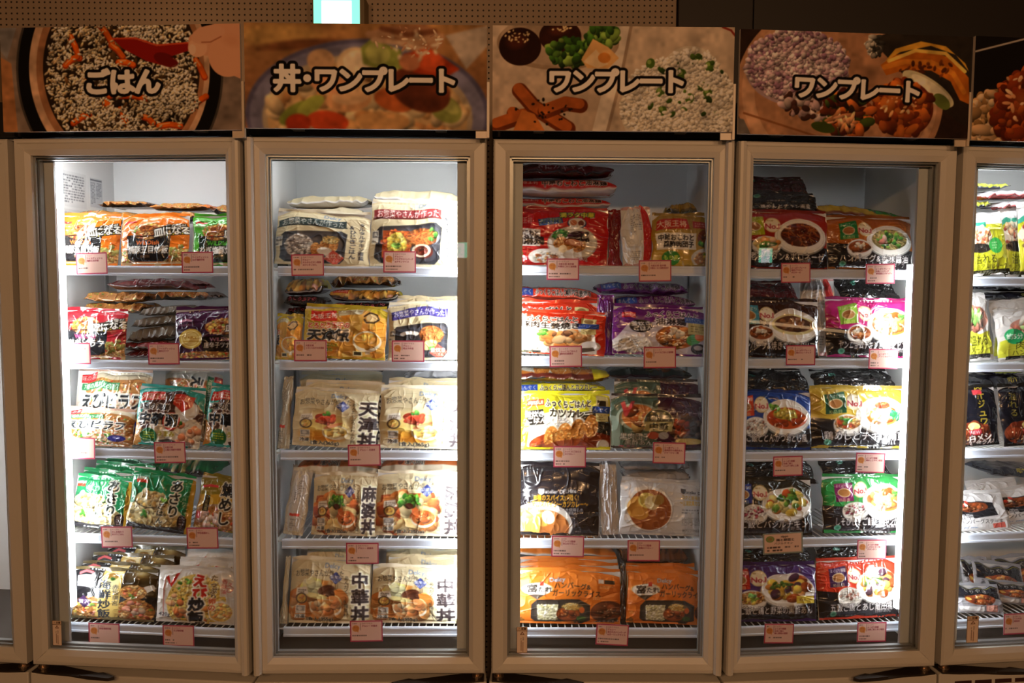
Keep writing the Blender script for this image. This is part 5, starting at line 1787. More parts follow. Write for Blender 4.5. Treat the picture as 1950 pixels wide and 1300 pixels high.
def d_orange():
    c = Cv(1.50, 'e07a20', 200)
    c.G(0, 0, 1.5, 1, 'e07c24', 'd87018')
    c.T('Delcy', .58, .17, .10, 'e8e4e0', '6a5a8a', .04, .02)
    c.E(.28, .33, .24, .11, 'f0c070').E(.28, .34, .22, .12, 'f2eee6').P([(.14, .44), (.4, .44), (.28, .54)], '4a3c30')
    c.T('宮', .20, .33, .17, '2c241e', b=.03).T('のたれ', .34, .35, .11, '2c241e', b=.02).T('使用', .45, .33, .06, '5a4a3c').R(.32, .20, .38, .28, 'd03a24').small(.2, .21, .31, .27, 2, '5a4a3c')
    c.T('ハンバーグ&', .80, .28, .12, '30200f', b=.02, fit=.54).T('ガーリックライス', .86, .41, .13, '30200f', b=.02, fit=.72)
    c.R(1.18, .12, 1.26, .2, 'e8e0d8').R(1.27, .12, 1.42, .2, '3a2a1a').small(1.2, .24, 1.4, .30, 2, 'f0dcc0')
    c.P([(.28, .54), (.90, .52), (1.06, .62), (1.06, .92), (.94, .99), (.30, .99), (.20, .90), (.20, .64)], '2a2420').P([(.32, .57), (.88, .56), (1.01, .64), (1.01, .90), (.92, .95), (.32, .95), (.25, .88), (.25, .66)], '3a332c')
    c.P([(.28, .64), (.60, .62), (.56, .93), (.31, .93)], 'd8d4a8').stamps(.44, .78, .14, .14, 130, ['ece8c8', 'e0dcb4', 'f4f0d8', 'c8c490'], .012, .022, (1.2, 2), .5, box=True)
    c.E(.74, .80, .17, .14, '8c4418').meat(.74, .80, .15, .12, 8, ('9a4c1c', '8c4018', 'b06428')).noodle(.80, .66, .16, .07, k=.6).E(.93, .88, .07, .05, '3a5a28').E(.94, .72, .04, .06, 'd86a2c')
    c.E(1.30, .74, .24, .2, '5a2a14', -.4).meat(1.30, .74, .2, .17, 10, ('6a3418', '7c4020', '542810')).P([(1.12, .94), (1.46, .86), (1.48, .96), (1.16, 1.0)], '3a2c28').T('決め手のたれ', 1.3, .95, .07, 'f0e4d8', rot=-.1)
    c.small(.04, .76, .15, .82, 2, 'f8dcb8').small(1.1, .46, 1.24, .52, 2, 'f8dcb8').greens(.06, .95, .05, .05, 8, ('7a4a18', '8a5a20'))
    return c


def d_no1(top, tagc, main, rice, title, sub='', badge=True, asp=1.42, tag_txt='よくばり御膳', yel=False):
    """dark ready-meal bag: coloured top, tag, No.1 medal, rice bowl and main plate, white title"""
    c = Cv(asp, '1e191c', 200)
    w = asp
    c.P([(0, .06), (w, .02), (w, .62), (w * .55, .56), (0, .50)], top)
    c.G(0, 0, w, .05, tuple(srgb(top) * 190), top)
    c.P([(0, .52), (w * .5, .58), (w, .66), (w, 1), (0, 1)], '1e191c')
    mx, my = w * .72, .42
    c.plate(mx, my + .02, w * .27, .30)
    main(c, mx, my, w * .21, .20)
    rx, ry = w * .36, .58
    if rice:
        c.E(rx, ry + .05, w * .145, .17, 'b8b4ae').E(rx, ry + .02, w * .145, .16, 'e6e2da')
        rice(c, rx, ry, w * .125, .11)
    c.P([(w * .13, .11), (w * .34, .08), (w * .35, .42), (w * .14, .44)], tagc)
    c.T(tag_txt, w * .24, .15, .065, 'f0ecd8', b=.01, fit=w * .19).E(w * .24, .27, w * .075, .085, 'e0d0a8').E(w * .24, .27, w * .065, .07, 'a8703c').T('10品目', w * .24, .40, .07, 'e8e090', fit=w * .16)
    if badge:
        c.E(w * .43, .24, .115, .135, 'd8c890').E(w * .43, .24, .10, .118, 'f0e8d0').T('No.1', w * .43, .26, .125, 'a02430', 'f6ecd8', .05, .02)
        c.small(w * .38, .14, w * .48, .18, 1, 'a08a50')
    if yel:
        c.R(w * .80, .55, w * .98, .68, 'd8c040').T('100kcal', w * .89, .615, .06, '5a3a10', fit=w * .16)
    c.T(title, w * .54, .795, .155, 'f0ecea', '1a1416', .04, .012, fit=w * .84)
    if sub:
        c.T(sub, w * .76, .875, .075, 'dcd6d4', fit=w * .4)
    c.E(w * .16, .90, .055, .05, '6ab09a').E(w * .16, .90, .03, .026, '3a8a70').small(w * .26, .92, w * .6, .955, 1, '8a8486')
    return c


def m_pasta(c, x, y, a, b):
    c.noodle(x, y, a, b, ('8c3c20', 'a85428', '6a2814', 'c07840'), 1.2).meat(x - a * .05, y - b * .4, a * .4, b * .35, 8, ('5a2010', '7a3018'))


def m_green(c, x, y, a, b):
    c.noodle(x, y, a, b, ('e0c878', 'c8b060', 'f0dc98'), 1.2).greens(x, y, a * .8, b * .8, 30).stamps(x - a * .3, y, a * .3, b * .3, 6, ['e09080', 'f0c0b0'], .02, .05, (1, 2), .5)


def m_gratin(c, x, y, a, b):
    c.E(x, y, a * 1.15, b * .9, 'd8cc90').E(x, y - .01, a, b * .7, '5a3420').stamps(x, y, a * .8, b * .5, 26, ['6a3c22', '4a2a18', '8a5a34'], .03, .06, (1, 1.6), .4)


def m_fry(c, x, y, a, b):
    c.meat(x, y, a * 1.05, b, 22, ('b8642a', 'd08840', '9a4a1c', 'e8b068')).greens(x + a * .7, y - b * .5, a * .3, b * .35, 10)


def m_egg(c, x, y, a, b):
    c.E(x, y + b * .2, a * 1.1, b * .9, 'b84818').stamps(x, y + b * .3, a, b * .6, 20, ['c85820', 'a83c14'], .03, .06, (1, 2), .4).E(x - a * .1, y - b * .15, a * .65, b * .45, 'c8b040').stamps(x - a * .1, y - b * .15, a * .55, b * .38, 30, ['d8c858', 'b89c30', 'e8dc80'], .02, .04, (1, 2), .4).greens(x - a * .7, y - b * .6, a * .3, b * .3, 10)


def m_nanban(c, x, y, a, b):
    c.meat(x, y + b * .2, a * .8, b * .8, 18, ('c87030', 'b05820', 'e09850')).stamps(x - a * .1, y, a * .5, b * .4, 14, ['f4ecd4', 'ece0b8'], .03, .06, (1, 1.6), .4).greens(x + a * .7, y + b * .1, a * .25, b * .35, 16, ('2a8a4a', '4ab06a')).meat(x, y - b * .7, a * .4, b * .3, 6, ('c84c28', 'd87040'))


def m_basil(c, x, y, a, b):
    c.stamps(x, y, a, b, 30, ['d88840', 'c85a28', 'e8d060', '6a9a3a', 'f0e090'], .04, .08, (1, 1.6), .5).greens(x, y - b * .5, a * .5, b * .3, 16)


def m_vinegar(c, x, y, a, b):
    c.stamps(x, y, a, b, 26, ['c8702c', 'd89048', 'a04818', '4a2a3a', 'e8c050'], .05, .09, (1, 1.5), .6).greens(x - a * .3, y - b * .2, a * .5, b * .4, 10, ('4a6a2a', '6a8a3a'))


def r_white(c, x, y, a, b):
    c.rice(x, y, a, b, ['c8a090', '8a5a4a'], k=.7)


def r_ume(c, x, y, a, b):
    c.rice(x, y, a, b, ['9a3a4a', '7a2a3a', 'b85a68'], k=.7)


def r_tori(c, x, y, a, b):
    c.fried(x, y, a, b, ['d8c8a0'], .6)
    c.greens(x, y - b * .4, a * .3, b * .25, 6, ('4aa04a', '8ad07a'))


def r_gratin(c, x, y, a, b):
    c.E(x, y, a, b, 'e0b868').stamps(x, y, a, b, 20, ['f0d890', 'e09850', 'f0c8a0'], .03, .05, (1, 1.5), .5).greens(x, y, a * .6, b * .5, 8)


def r_hamb(c, x, y, a, b):
    c.meat(x, y, a, b, 9, ('8a4420', 'a8602c', '6a3014'))
    c.stamps(x, y - b * .3, a * .5, b * .3, 10, ['f0e8d8', 'e0d0b8'], .015, .03, (1, 2), .3)


# ---- sheets for lying bags: y 0..0.5 = top face, 0.5..1 = the near edge
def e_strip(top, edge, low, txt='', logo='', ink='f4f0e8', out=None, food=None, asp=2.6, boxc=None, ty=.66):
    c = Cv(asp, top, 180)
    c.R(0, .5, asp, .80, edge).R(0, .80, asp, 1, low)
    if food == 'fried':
        c.fried(asp / 2, .55, asp * .62, .5, k=1.8).R(0, .93, asp, 1, '2a2420')
    elif food == 'fried_dark':
        c.fried(asp / 2, .6, asp * .45, .35, k=1.3).R(0, .9, asp, 1, '1c1614')
    elif food == 'egg':
        c.stamps(asp * .55, .55, asp * .42, .32, 70, ['e0a040', 'd89038', 'f0c060', 'a86828'], .06, .13, (1, 1.8), .4)
        c.L([(asp * .62, .60), (asp * .7, .5), (asp * .82, .52), (asp * .84, .66)], .05, '3a2414').R(asp * .86, .76, asp * .94, .84, 'e0a890').R(0, .88, asp, .92, 'f0e0d0').R(0, .92, asp, 1, '2a2020')
    elif food == 'katsu':
        c.rice(asp * .35, .45, asp * .3, .3).katsu(asp * .55, .56, asp * .32, .2, -.1, 4).R(0, .74, asp, 1, '5a1c10').P([(asp * .8, .3), (asp, .2), (asp, .8), (asp * .84, .9)], 'd8c828')
        c.R(.1, .82, .4, .90, 'e8e0e0').R(.46, .82, .9, .90, '2a2420').small(1.0, .82, 2.2, .9, 1, 'e8dcd0')
    elif food == 'asari':
        c.stamps(asp * .45, .55, asp * .3, .3, 60, ['d8d090', 'b8b070', 'a0a060', 'e0dca8'], .04, .08, (1, 2.2), .5).greens(asp * .4, .5, .3, .2, 8)
    elif food == 'mabo':
        c.E(asp * .42, .40, asp * .36, .34, 'b85a28').stamps(asp * .42, .38, asp * .33, .30, 46, ['c86430', 'd89050', 'a04820', '8c3018'], .05, .09, (1, 1.5), .5).T('1食入(350g)', asp * .42, .64, .13, '2a2020', 'f0e8d8', .08, .02).R(0, .72, asp, 1, 'e8dfc8')
    elif food == 'greenyel':
        c.P([(asp * .6, 0), (asp, 0), (asp, .8), (asp * .62, .7)], '2a8a3a').R(0, .84, asp, 1, '6a3a14')
    elif food == 'curry':
        c.stamps(asp * .6, .4, asp * .3, .3, 30, ['6a3018', '8a4a20', '4a5a2a'], .06, .12, (1, 1.6), .5)
    if boxc:
        c.R(asp * .05, ty - .12, asp * .27, ty + .10, boxc).T(logo, asp * .16, ty, .15, 'f4ece0', fit=asp * .2)
    if txt:
        c.T(txt, asp * .60 if boxc else asp * .5, ty, .20, ink, out, .07, .02, fit=asp * .62)
    return c


def e_side(c0, c1, c2, red=True, asp=.42, stripe='d8402c'):
    """a bag seen from its folded side"""
    c = Cv(asp, c0, 200)
    c.R(asp * .1, .06, asp * .86, .94, c1)
    c.small(asp * .3, .14, asp * .7, .44, 8, '6a6a70')
    if red:
        c.R(asp * .2, .66, asp * .7, .70, stripe)
        c.small(asp * .25, .74, asp * .6, .9, 5, '5a5a60')
    return c


def s_plain(col, asp=1.2, logo=None):
    c = Cv(asp, col, 120)
    if logo:
        c.T(logo, asp * .55, .1, .11, '6a82b0')
    return c
# ------------------------------------------------------------------ stocking the shelves
def tray1():
    return d_tray('1f3434', False, _tl, _tr, 'タルタルチキン南蛮', '&ひじきごはん')


def s_black(t='', c0='1a1719'):
    c = Cv(1.5, c0, 160)
    c.R(0, .78, 1.5, 1, '1c191b')
    c.E(.34, .30, .07, .08, '5a9a88').E(.34, .30, .04, .045, '2c6a58')
    c.small(.5, .52, 1.2, .60, 1, '8a8486')
    if t:
        c.T(t, .85, .80, .16, 'e4e0de', b=.02, fit=1.0)
    return c


DES = {
    'wildO': lambda: d_wild('ee7a1e', '1c1a1c', '焼豚五目炒飯', 'd86a30'),
    'wildG': lambda: d_wild('4aa028', '1a2a1c', 'ねぎ塩豚炒飯', '5ab83a'),
    'wildR': lambda: d_wild('a81a28', '1c2028', '海老ピラフ', 'c84a78'),
    'wildP': d_wildpurple, 'ebi': d_ebi, 'kayu': d_kayu, 'asari': d_asari, 'tai': d_taimeshi, 'kaisen': d_kaisen, 'ebicha': d_ebicha,
    'trayN': tray1,
    'trayR': lambda: d_tray('8a1c20', False, _cl, _cr, 'デミグラスハンバーグ', '&チキンライス', False),
    'trayP': lambda: d_tray('332a78', True, _pl, _pr, '明太子弁当', '', True),
    'tenshin': d_tenshin, 'donT': lambda: d_don('tenshin'), 'donM': lambda: d_don('mabo'), 'donC': lambda: d_don('chuka'),
    'yurin': d_yurin, 'kurozu': d_kurozu, 'shoga': lambda: d_nissui('d83418', 0, 0, 'shoga'), 'yurinP': lambda: d_nissui('6a1c74', 0, 0, 'yurin'), 'katsu': lambda: d_nissui('ddd628', 0, 0, 'katsu'),
    'mitsu': d_mitsuboshi, 'delB': lambda: d_delhi(True), 'delW': lambda: d_delhi(False), 'orange': d_orange,
    'n_a': lambda: d_no1('9c2416', 'a8b020', m_pasta, r_gratin, '海老グラタン&ボロネーゼ', '牛挽肉', tag_txt='よくばりプレート'),
    'n_b': lambda: d_no1('b0601c', '1e7a3a', m_green, r_hamb, 'ハンバーグ&香味醤油', 'スパゲッティ', tag_txt='よくばりプレート'),
    'n_c': lambda: d_no1('3a2018', '4a9ab0', m_gratin, r_hamb, 'ハンバーグ&焼きカレードリア', '', tag_txt='よくばり'),
    'n_d': lambda: d_no1('b01c68', '8ab83a', m_fry, r_hamb, 'ヤンニョムチキンと旨辛ビビンバ', '4種具材の', tag_txt='よくばりプレート'),
    'n_e': lambda: d_no1('1c3c8c', 'd0482a', m_egg, r_white, '生姜ご飯ととんかつ卵とじ風'),
    'n_f': lambda: d_no1('c8a83a', '1c4a30', m_nanban, r_tori, '鶏めしとチキン南蛮'),
    'n_g': lambda: d_no1('2a2418', '2a3a8a', m_basil, r_ume, '梅ご飯とバジルチキン', '彩り野菜'),
    'n_h': lambda: d_no1('2a8a40', '7a1c58', m_fry, r_ume, 'しそひじきご飯とチキンかつ', 'みぞれ煮風'),
    'n_i': lambda: d_no1('4a2a6a', 'b82c1c', m_vinegar, r_tori, '五目ご飯と鶏と野菜の黒酢あん', yel=True),
    'n_j': lambda: d_no1('cc3a20', '3a1c48', m_vinegar, r_white, '五穀ご飯とあじ竜田揚げ', '甘酢あん'),
    'beige': lambda: s_plain('dccfa8', 1.2, 'Delcy'), 'dgreen': lambda: s_plain('1c2a1c'), 'teal': lambda: s_plain('5aa89c'),
    'ebiV': d_ebi,
    'black': lambda: s_plain('1c181a'), 'blk': s_black, 'blkt': lambda: s_black('鶏めしとチキン南蛮'), 'blkr': lambda: s_black('', '5a1c20'), 'white': lambda: s_plain('d8d8d8'),
    'u5a': lambda: u5_green(), 'u5b': lambda: u5_white(), 'u5c': lambda: u5_black(), 'u5d': lambda: u5_steak(), 'u5e': lambda: u5_grill(),
    # lying
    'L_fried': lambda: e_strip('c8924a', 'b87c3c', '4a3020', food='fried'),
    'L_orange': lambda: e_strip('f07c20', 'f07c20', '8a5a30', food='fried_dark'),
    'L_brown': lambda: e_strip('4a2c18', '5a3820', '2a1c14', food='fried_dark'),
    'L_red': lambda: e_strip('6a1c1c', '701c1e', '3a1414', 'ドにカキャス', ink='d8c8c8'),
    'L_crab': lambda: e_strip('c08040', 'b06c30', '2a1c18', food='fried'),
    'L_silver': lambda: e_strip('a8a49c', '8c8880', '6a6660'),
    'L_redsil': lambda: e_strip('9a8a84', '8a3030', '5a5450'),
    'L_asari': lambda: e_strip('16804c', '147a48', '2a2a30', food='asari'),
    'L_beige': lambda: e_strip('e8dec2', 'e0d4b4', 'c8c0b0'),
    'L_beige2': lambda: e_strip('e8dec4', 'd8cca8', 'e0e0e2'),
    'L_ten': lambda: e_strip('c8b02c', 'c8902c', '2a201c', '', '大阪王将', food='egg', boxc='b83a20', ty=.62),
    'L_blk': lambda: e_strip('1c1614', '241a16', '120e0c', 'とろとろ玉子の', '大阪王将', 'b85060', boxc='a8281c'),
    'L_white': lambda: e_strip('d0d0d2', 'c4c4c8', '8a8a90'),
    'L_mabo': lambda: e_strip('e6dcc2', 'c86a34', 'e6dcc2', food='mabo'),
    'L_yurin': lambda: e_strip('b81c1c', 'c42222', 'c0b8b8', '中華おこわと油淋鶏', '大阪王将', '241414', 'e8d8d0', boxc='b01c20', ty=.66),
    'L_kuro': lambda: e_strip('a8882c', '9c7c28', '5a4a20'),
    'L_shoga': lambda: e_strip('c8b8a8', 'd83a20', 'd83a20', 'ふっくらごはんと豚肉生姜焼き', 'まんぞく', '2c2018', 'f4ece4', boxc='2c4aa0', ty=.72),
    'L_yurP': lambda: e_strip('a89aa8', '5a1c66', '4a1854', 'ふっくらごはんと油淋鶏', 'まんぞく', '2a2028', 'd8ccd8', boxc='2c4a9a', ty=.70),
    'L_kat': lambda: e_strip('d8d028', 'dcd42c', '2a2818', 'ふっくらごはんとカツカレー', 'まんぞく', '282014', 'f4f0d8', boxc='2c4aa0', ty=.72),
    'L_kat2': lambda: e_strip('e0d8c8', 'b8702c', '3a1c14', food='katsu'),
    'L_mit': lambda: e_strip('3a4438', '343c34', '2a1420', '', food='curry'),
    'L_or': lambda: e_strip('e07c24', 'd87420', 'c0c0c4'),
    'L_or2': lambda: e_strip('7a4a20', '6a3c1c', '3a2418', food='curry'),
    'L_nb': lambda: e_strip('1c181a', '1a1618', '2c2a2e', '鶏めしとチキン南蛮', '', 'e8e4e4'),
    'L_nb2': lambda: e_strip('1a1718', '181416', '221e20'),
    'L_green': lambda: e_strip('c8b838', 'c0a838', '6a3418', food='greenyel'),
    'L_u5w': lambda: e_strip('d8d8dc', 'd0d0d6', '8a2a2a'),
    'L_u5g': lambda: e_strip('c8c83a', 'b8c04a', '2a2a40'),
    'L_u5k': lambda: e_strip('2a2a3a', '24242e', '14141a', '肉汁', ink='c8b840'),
    # seen from the side
    'Z_white': lambda: e_side('e2dac6', 'dcdcdc', 'e2dac6'),
    'Z_silver': lambda: e_side('b8b0a4', 'b8b8ba', 'b0a898'),
    'Z_beige': lambda: e_side('d8ccb0', 'c8c0ac', 'd8ccb0'),
    'Z_plain': lambda: e_side('dcd2b8', 'd4c8a8', 'dcd2b8', False),
    'Z_red': lambda: e_side('e0dcd8', 'dedede', 'c02020', True, .5, 'd0d0d0').R(.36, 0, .5, 1, 'c42420'),
    'Z_w2': lambda: e_side('dcdce0', 'd0d0d6', 'dcdce0', False, .5),
    'Z_dark': lambda: e_side('2a1c18', '3a2418', '2a1c18', False),
    'Z_purple': lambda: e_side('7a2a84', '6a1c74', '8a3a94', False),
    'Z_dred': lambda: e_side('8a1414', '7a1212', '8a1414', False),
}


def s_black(t='', c0='1a1719'):
    c = Cv(1.5, c0, 160)
    c.P([(0, 0), (1.5, 0), (1.5, .5), (0, .6)], c0).R(0, .78, 1.5, 1, '1c191b')
    c.E(.34, .30, .07, .08, '5a9a88').E(.34, .30, .04, .045, '2c6a58')
    c.small(.5, .52, 1.2, .60, 1, '8a8486')
    if t:
        c.T(t, .85, .80, .16, 'e4e0de', b=.02, fit=1.0)
    return c


def u5_green():
    c = Cv(.9, 'c0c22e', 200)
    c.R(0, 0, .9, .16, 'e8e8ea').R(.0, .12, .5, .2, '3a9a80').E(.3, .38, .3, .2, 'e8dcc8').stamps(.3, .38, .28, .17, 40, ['f0c8a0', 'c87850', 'e8e0c8', 'a04838'], .02, .05, (1, 1.6), .5).E(.3, .55, .26, .08, '2a2420')
    c.E(.66, .52, .14, .13, '3aa04a').small(.58, .45, .74, .58, 3, 'd8e8c0').T('溢れる', .4, .74, .16, '24240c', fit=.7).T('プレミアムハンバーグ', .45, .86, .10, '2a2a10', fit=.8).R(0, .91, .9, 1, '2a2818').T('デミグラスソース', .45, .955, .06, 'e8e8c0')
    return c


def u5_white():
    c = Cv(1.05, 'd4d4d4', 200)
    c.P([(.02, .6), (.3, .5), (.7, .6), (1.05, .55), (1.05, .92), (0, .92)], 'c8cc40').meat(.6, .36, .4, .2, 12, ('c08878', 'a86858', 'd8a898')).stamps(.5, .3, .3, .1, 14, ['8ac060', 'b0d890', 'f0f0e0'], .03, .05, (1.5, 3), .4)
    c.E(.26, .52, .17, .15, '2aa060').T('約5分', .26, .52, .12, 'f0f8f0', b=.02).T('肉盛れる', .6, .7, .17, '2a2a14', fit=.7).T('ハンバーグ', .5, .84, .12, '2a2a14').R(.1, .90, .95, .97, '2c2a28').T('おろしソース', .5, .935, .055, 'e8e8e8')
    return c


def u5_black():
    c = Cv(.86, '14141c', 220)
    c.T('肉汁ジュワッ', .58, .36, .15, 'b8a030', vert=True, b=.02).T('溢れる', .2, .3, .14, '8a7a28', vert=True).meat(.35, .78, .34, .2, 14, ('6a2c18', '8c4420', '4a1c10', 'b8703a')).E(.4, .66, .1, .07, 'e0dc90')
    c.R(.46, .04, .62, .12, 'd8404a').P([(.3, .72), (.52, .70), (.54, .8), (.32, .82)], 'c83040').T('NEW', .42, .76, .08, 'f8e8e8', b=.02).T('白メシ', .5, .86, .14, 'f4f0ec', '3a1c14', .1, .03, rot=-.1).T('に合うん!', .54, .94, .10, 'f4f0ec', '3a1c14', .1, .02, rot=-.08)
    return c


def u5_steak():
    c = Cv(1.2, 'dcdcde', 200)
    c.P([(0, .2), (.9, .3), (.95, .62), (.4, .7), (0, .55)], '24242a').meat(.4, .40, .36, .13, 12, ('7a3c20', '9a5430', '5a2814')).stamps(.2, .3, .2, .08, 10, ['d04838', 'e8e0d0', '8a8a70'], .02, .04, (1, 2), .5)
    c.T('和牛', .2, .66, .16, '24242c', 'f0f0f0', .06).T('ハンバーグステーキ', .55, .78, .13, '2a2a30', fit=1.0).P([(.78, .84), (1.06, .8), (1.08, .93), (.8, .95)], 'd86a60').small(.1, .9, .6, .95, 1, '6a8ac0')
    return c


def u5_grill():
    c = Cv(1.2, '9a9aa2', 180)
    c.P([(.05, .04), (1.15, .06), (1.15, .5), (.05, .5)], '1c1c24').L([(.05, .08), (1.15, .1)], .012, 'b8b040').T('てりやき', .5, .2, .16, 'd8d4c8').meat(.6, .52, .4, .2, 12, ('8c4424', 'a85c30', '6a2c18', 'd89850')).E(.3, .5, .07, .06, 'e8c060')
    c.R(.72, .72, 1.02, .93, 'd88074').R(.74, .74, 1.0, .91, 'e8b8a8').small(.78, .76, .96, .9, 3, 'a84a40').R(.05, .78, .66, .95, 'e0e0e4')
    return c


CACHE = {}
MATTE = {'trayN', 'trayR', 'trayP', 'donT', 'donM', 'donC', 'beige', 'L_beige', 'L_beige2', 'L_mabo', 'Z_white', 'Z_beige', 'Z_plain', 'L_or', 'orange'}
SEAL = {'donT': 'e4dac0', 'donM': 'e4dac0', 'donC': 'e4dac0', 'trayN': 'e4dac0', 'trayR': 'e4dac0', 'trayP': 'e4dac0'}
seed_n = [11]


def fwd_at(u, p):
    return (u.M @ Vector(p) - EYE).dot(FWD)


def clip_x(u, x, w, mg):
    """share of a bag's width that fits between the cabinet's side walls"""
    a = max(0.0, (X0 + mg - (x - w / 2)) / w)
    b = min(1.0, (u.X1 - mg - (x - w / 2)) / w)
    return round(a, 2), round(b, 2)


def crop(cv, a, b):
    if a > 0 or b < 1:
        cv.a = np.ascontiguousarray(cv.a[:, int(a * cv.W):int(b * cv.W)])
        cv.W = cv.a.shape[1]


GROUPS = ['', 'frozen bags in the freezer under the rice-pot sign', 'frozen bags in the freezer under the blue-bowl sign', 'frozen bags in the freezer under the pea-rice sign',
          'frozen bags in the freezer under the pumpkin sign', 'frozen bags in the freezer under the black sign']


def finish(o, u, k, label):
    tag(o, label + ', %s shelf under %s' % (ORD[k], SIGNTXT[u.i]), 'frozen food bag', GROUPS[u.i])


def add_child(o, me, name, loc, rotz=0, roty=0):
    c = bpy.data.objects.new(name, me)
    COL.objects.link(c)
    c.parent = o
    c.matrix_local = Matrix.Translation(loc) @ Matrix.Rotation(roty, 4, 'Y') @ Matrix.Rotation(rotz, 4, 'Z')
    return c


def S(ui, k, des, x0, x1, yt, d, label, lean=9, roll=0, yaw=0, t=.026, lift=0.0, q=1.0, wr=1.0, sideways=False, seal=True, back=False, yb=None):
    """a bag standing on the shelf; x0,x1,yt say where the photograph shows it"""
    u = UN[ui]
    z0 = SHZ[(ui, k)] + 0.0012 + lift
    L = math.radians(lean)
    # bottom centre on the shelf
    xc = (x0 + x1) / 2
    p = u.at(xc, yt, d)
    if yb is not None:
        z0 = u.at(xc, yb, d).z
    x, h = p.x, .15
    for _ in range(12):
        top = u.M @ Vector((x, d + h * math.sin(L), z0 + h * math.cos(L)))
        px, py = pix(top)
        mid = pix(u.M @ Vector((x, d + h * .5 * math.sin(L), z0 + h * .5 * math.cos(L))))
        sc = fwd_at(u, (x, d, z0)) / FPX
        h += (py - yt) * sc
        x += (xc - mid[0]) * sc
    w = (x1 - x0) * fwd_at(u, (x, d + .02, z0)) / FPX
    ca, cb = clip_x(u, x, w, .013 + abs(math.sin(math.radians(roll))) * h * .55)
    key = (des, sideways, ca, cb)
    if cb - ca < .12:
        print('SKIP', label)
        return None
    x, w = x + w * ((ca + cb) / 2 - .5), w * (cb - ca)
    m = M_PAPER if des in MATTE else M_FILM
    if key not in CACHE:
        seed_n[0] += 1
        cv = DES[des]()
        if sideways:
            cv.a = np.ascontiguousarray(np.rot90(cv.a, -1))
            cv.H, cv.W = cv.a.shape[:2]
        crop(cv, ca, cb)
        me = pouch_mesh('bag_film', cv, w, h, t, seed_n[0], m, q, wr=wr, oval=des in ('Z_red', 'Z_white', 'Z_silver'))
        edge = tuple(cv.a[:6].mean((0, 1)) * 255)
        sc_ = SEAL.get(des, tuple(np.array(edge) * .92))
        s1 = strip_mesh('seal', w * .985, .009, seed_n[0], m, sc_)
        CACHE[key] = (me, w, h, t, s1)
    me, w0, h0, t0, s1 = CACHE[key]
    o = bpy.data.objects.new('frozen_food_bag', me)
    COL.objects.link(o)
    o.matrix_world = (u.M @ Matrix.Translation((x, d, z0)) @ Matrix.Rotation(math.radians(roll), 4, 'Y') @ Matrix.Rotation(math.radians(yaw), 4, 'Z') @ Matrix.Rotation(-L, 4, 'X')
                      @ Matrix.Diagonal((w / w0, t / t0, h / h0, 1)))
    if roll:
        # keep the lowered corner on the shelf
        o.location.z += abs(math.sin(math.radians(roll))) * w / 2 * .95
    finish(o, u, k, label)
    if seal:
        add_child(o, s1, 'top_seal', (0, -.0004, h0 - .0012))
        if not back:
            if des == 'asari':
                if 'gold' not in CACHE:
                    CACHE['gold'] = strip_mesh('side_seal', h0 * .97, .013, 5, m, 'c09a30', True)
                add_child(o, CACHE['gold'], 'side_seal', (w0 / 2 - .004, -.006, .002))
            else:
                add_child(o, s1, 'bottom_seal', (0, -.0012, .0006))
    return o


def Y(ui, k, des, x0, x1, yt, yb, d, label, dep=.15, roll=0, yaw=0, tilt=0, q=.9, wr=1.0):
    """a bag lying down, its near edge at depth d"""
    u = UN[ui]
    d += .034
    xc = (x0 + x1) / 2
    pb = u.at(xc, yb, d)
    pt = u.at(xc, yt, d)
    t = max(.012, (pt.z - pb.z) * .91)
    w = (x1 - x0) * fwd_at(u, pb) / FPX
    m = M_PAPER if des in MATTE else M_FILM
    ca, cb = clip_x(u, pb.x, w, .027)
    pb.x += w * ((ca + cb) / 2 - .5)
    w *= cb - ca
    key = (des, ca, cb)
    if key not in CACHE:
        seed_n[0] += 1
        cv = DES[des]()
        crop(cv, ca, cb)
        me = lying_mesh('bag_film', cv, w, dep, t, seed_n[0], m, q, wr)
        edge = tuple(cv.a[int(cv.H * .6):int(cv.H * .75), :12].mean((0, 1)) * 255 * .9)
        s1 = strip_mesh('end_seal', dep * .62, .012, seed_n[0] + 3, m, edge)
        CACHE[key] = (me, w, dep, t, s1)
    me, w0, d0, t0, s1 = CACHE[key]
    o = bpy.data.objects.new('frozen_food_bag', me)
    COL.objects.link(o)
    o.matrix_world = (u.M @ Matrix.Translation((pb.x, d, pb.z)) @ Matrix.Rotation(math.radians(roll), 4, 'Y') @ Matrix.Rotation(math.radians(yaw), 4, 'Z') @ Matrix.Rotation(math.radians(tilt), 4, 'X')
                      @ Matrix.Diagonal((w / w0, dep / d0, t / t0, 1)))
    finish(o, u, k, label)
    for sg in (-1, 1):
        # flat crimped end seals stick out left and right
        c = bpy.data.objects.new('end_seal', s1)
        COL.objects.link(c)
        c.parent = o
        c.matrix_local = Matrix.Translation((sg * w0 * .5, d0 * .45, t0 * .5)) @ Matrix.Rotation(-sg * PI / 2, 4, 'Z') @ Matrix.Rotation(PI / 2 * .96, 4, 'X')
    return o


F1, F2, F3, F4 = .140, .178, .216, .254       # ranks of standing bags, front to back
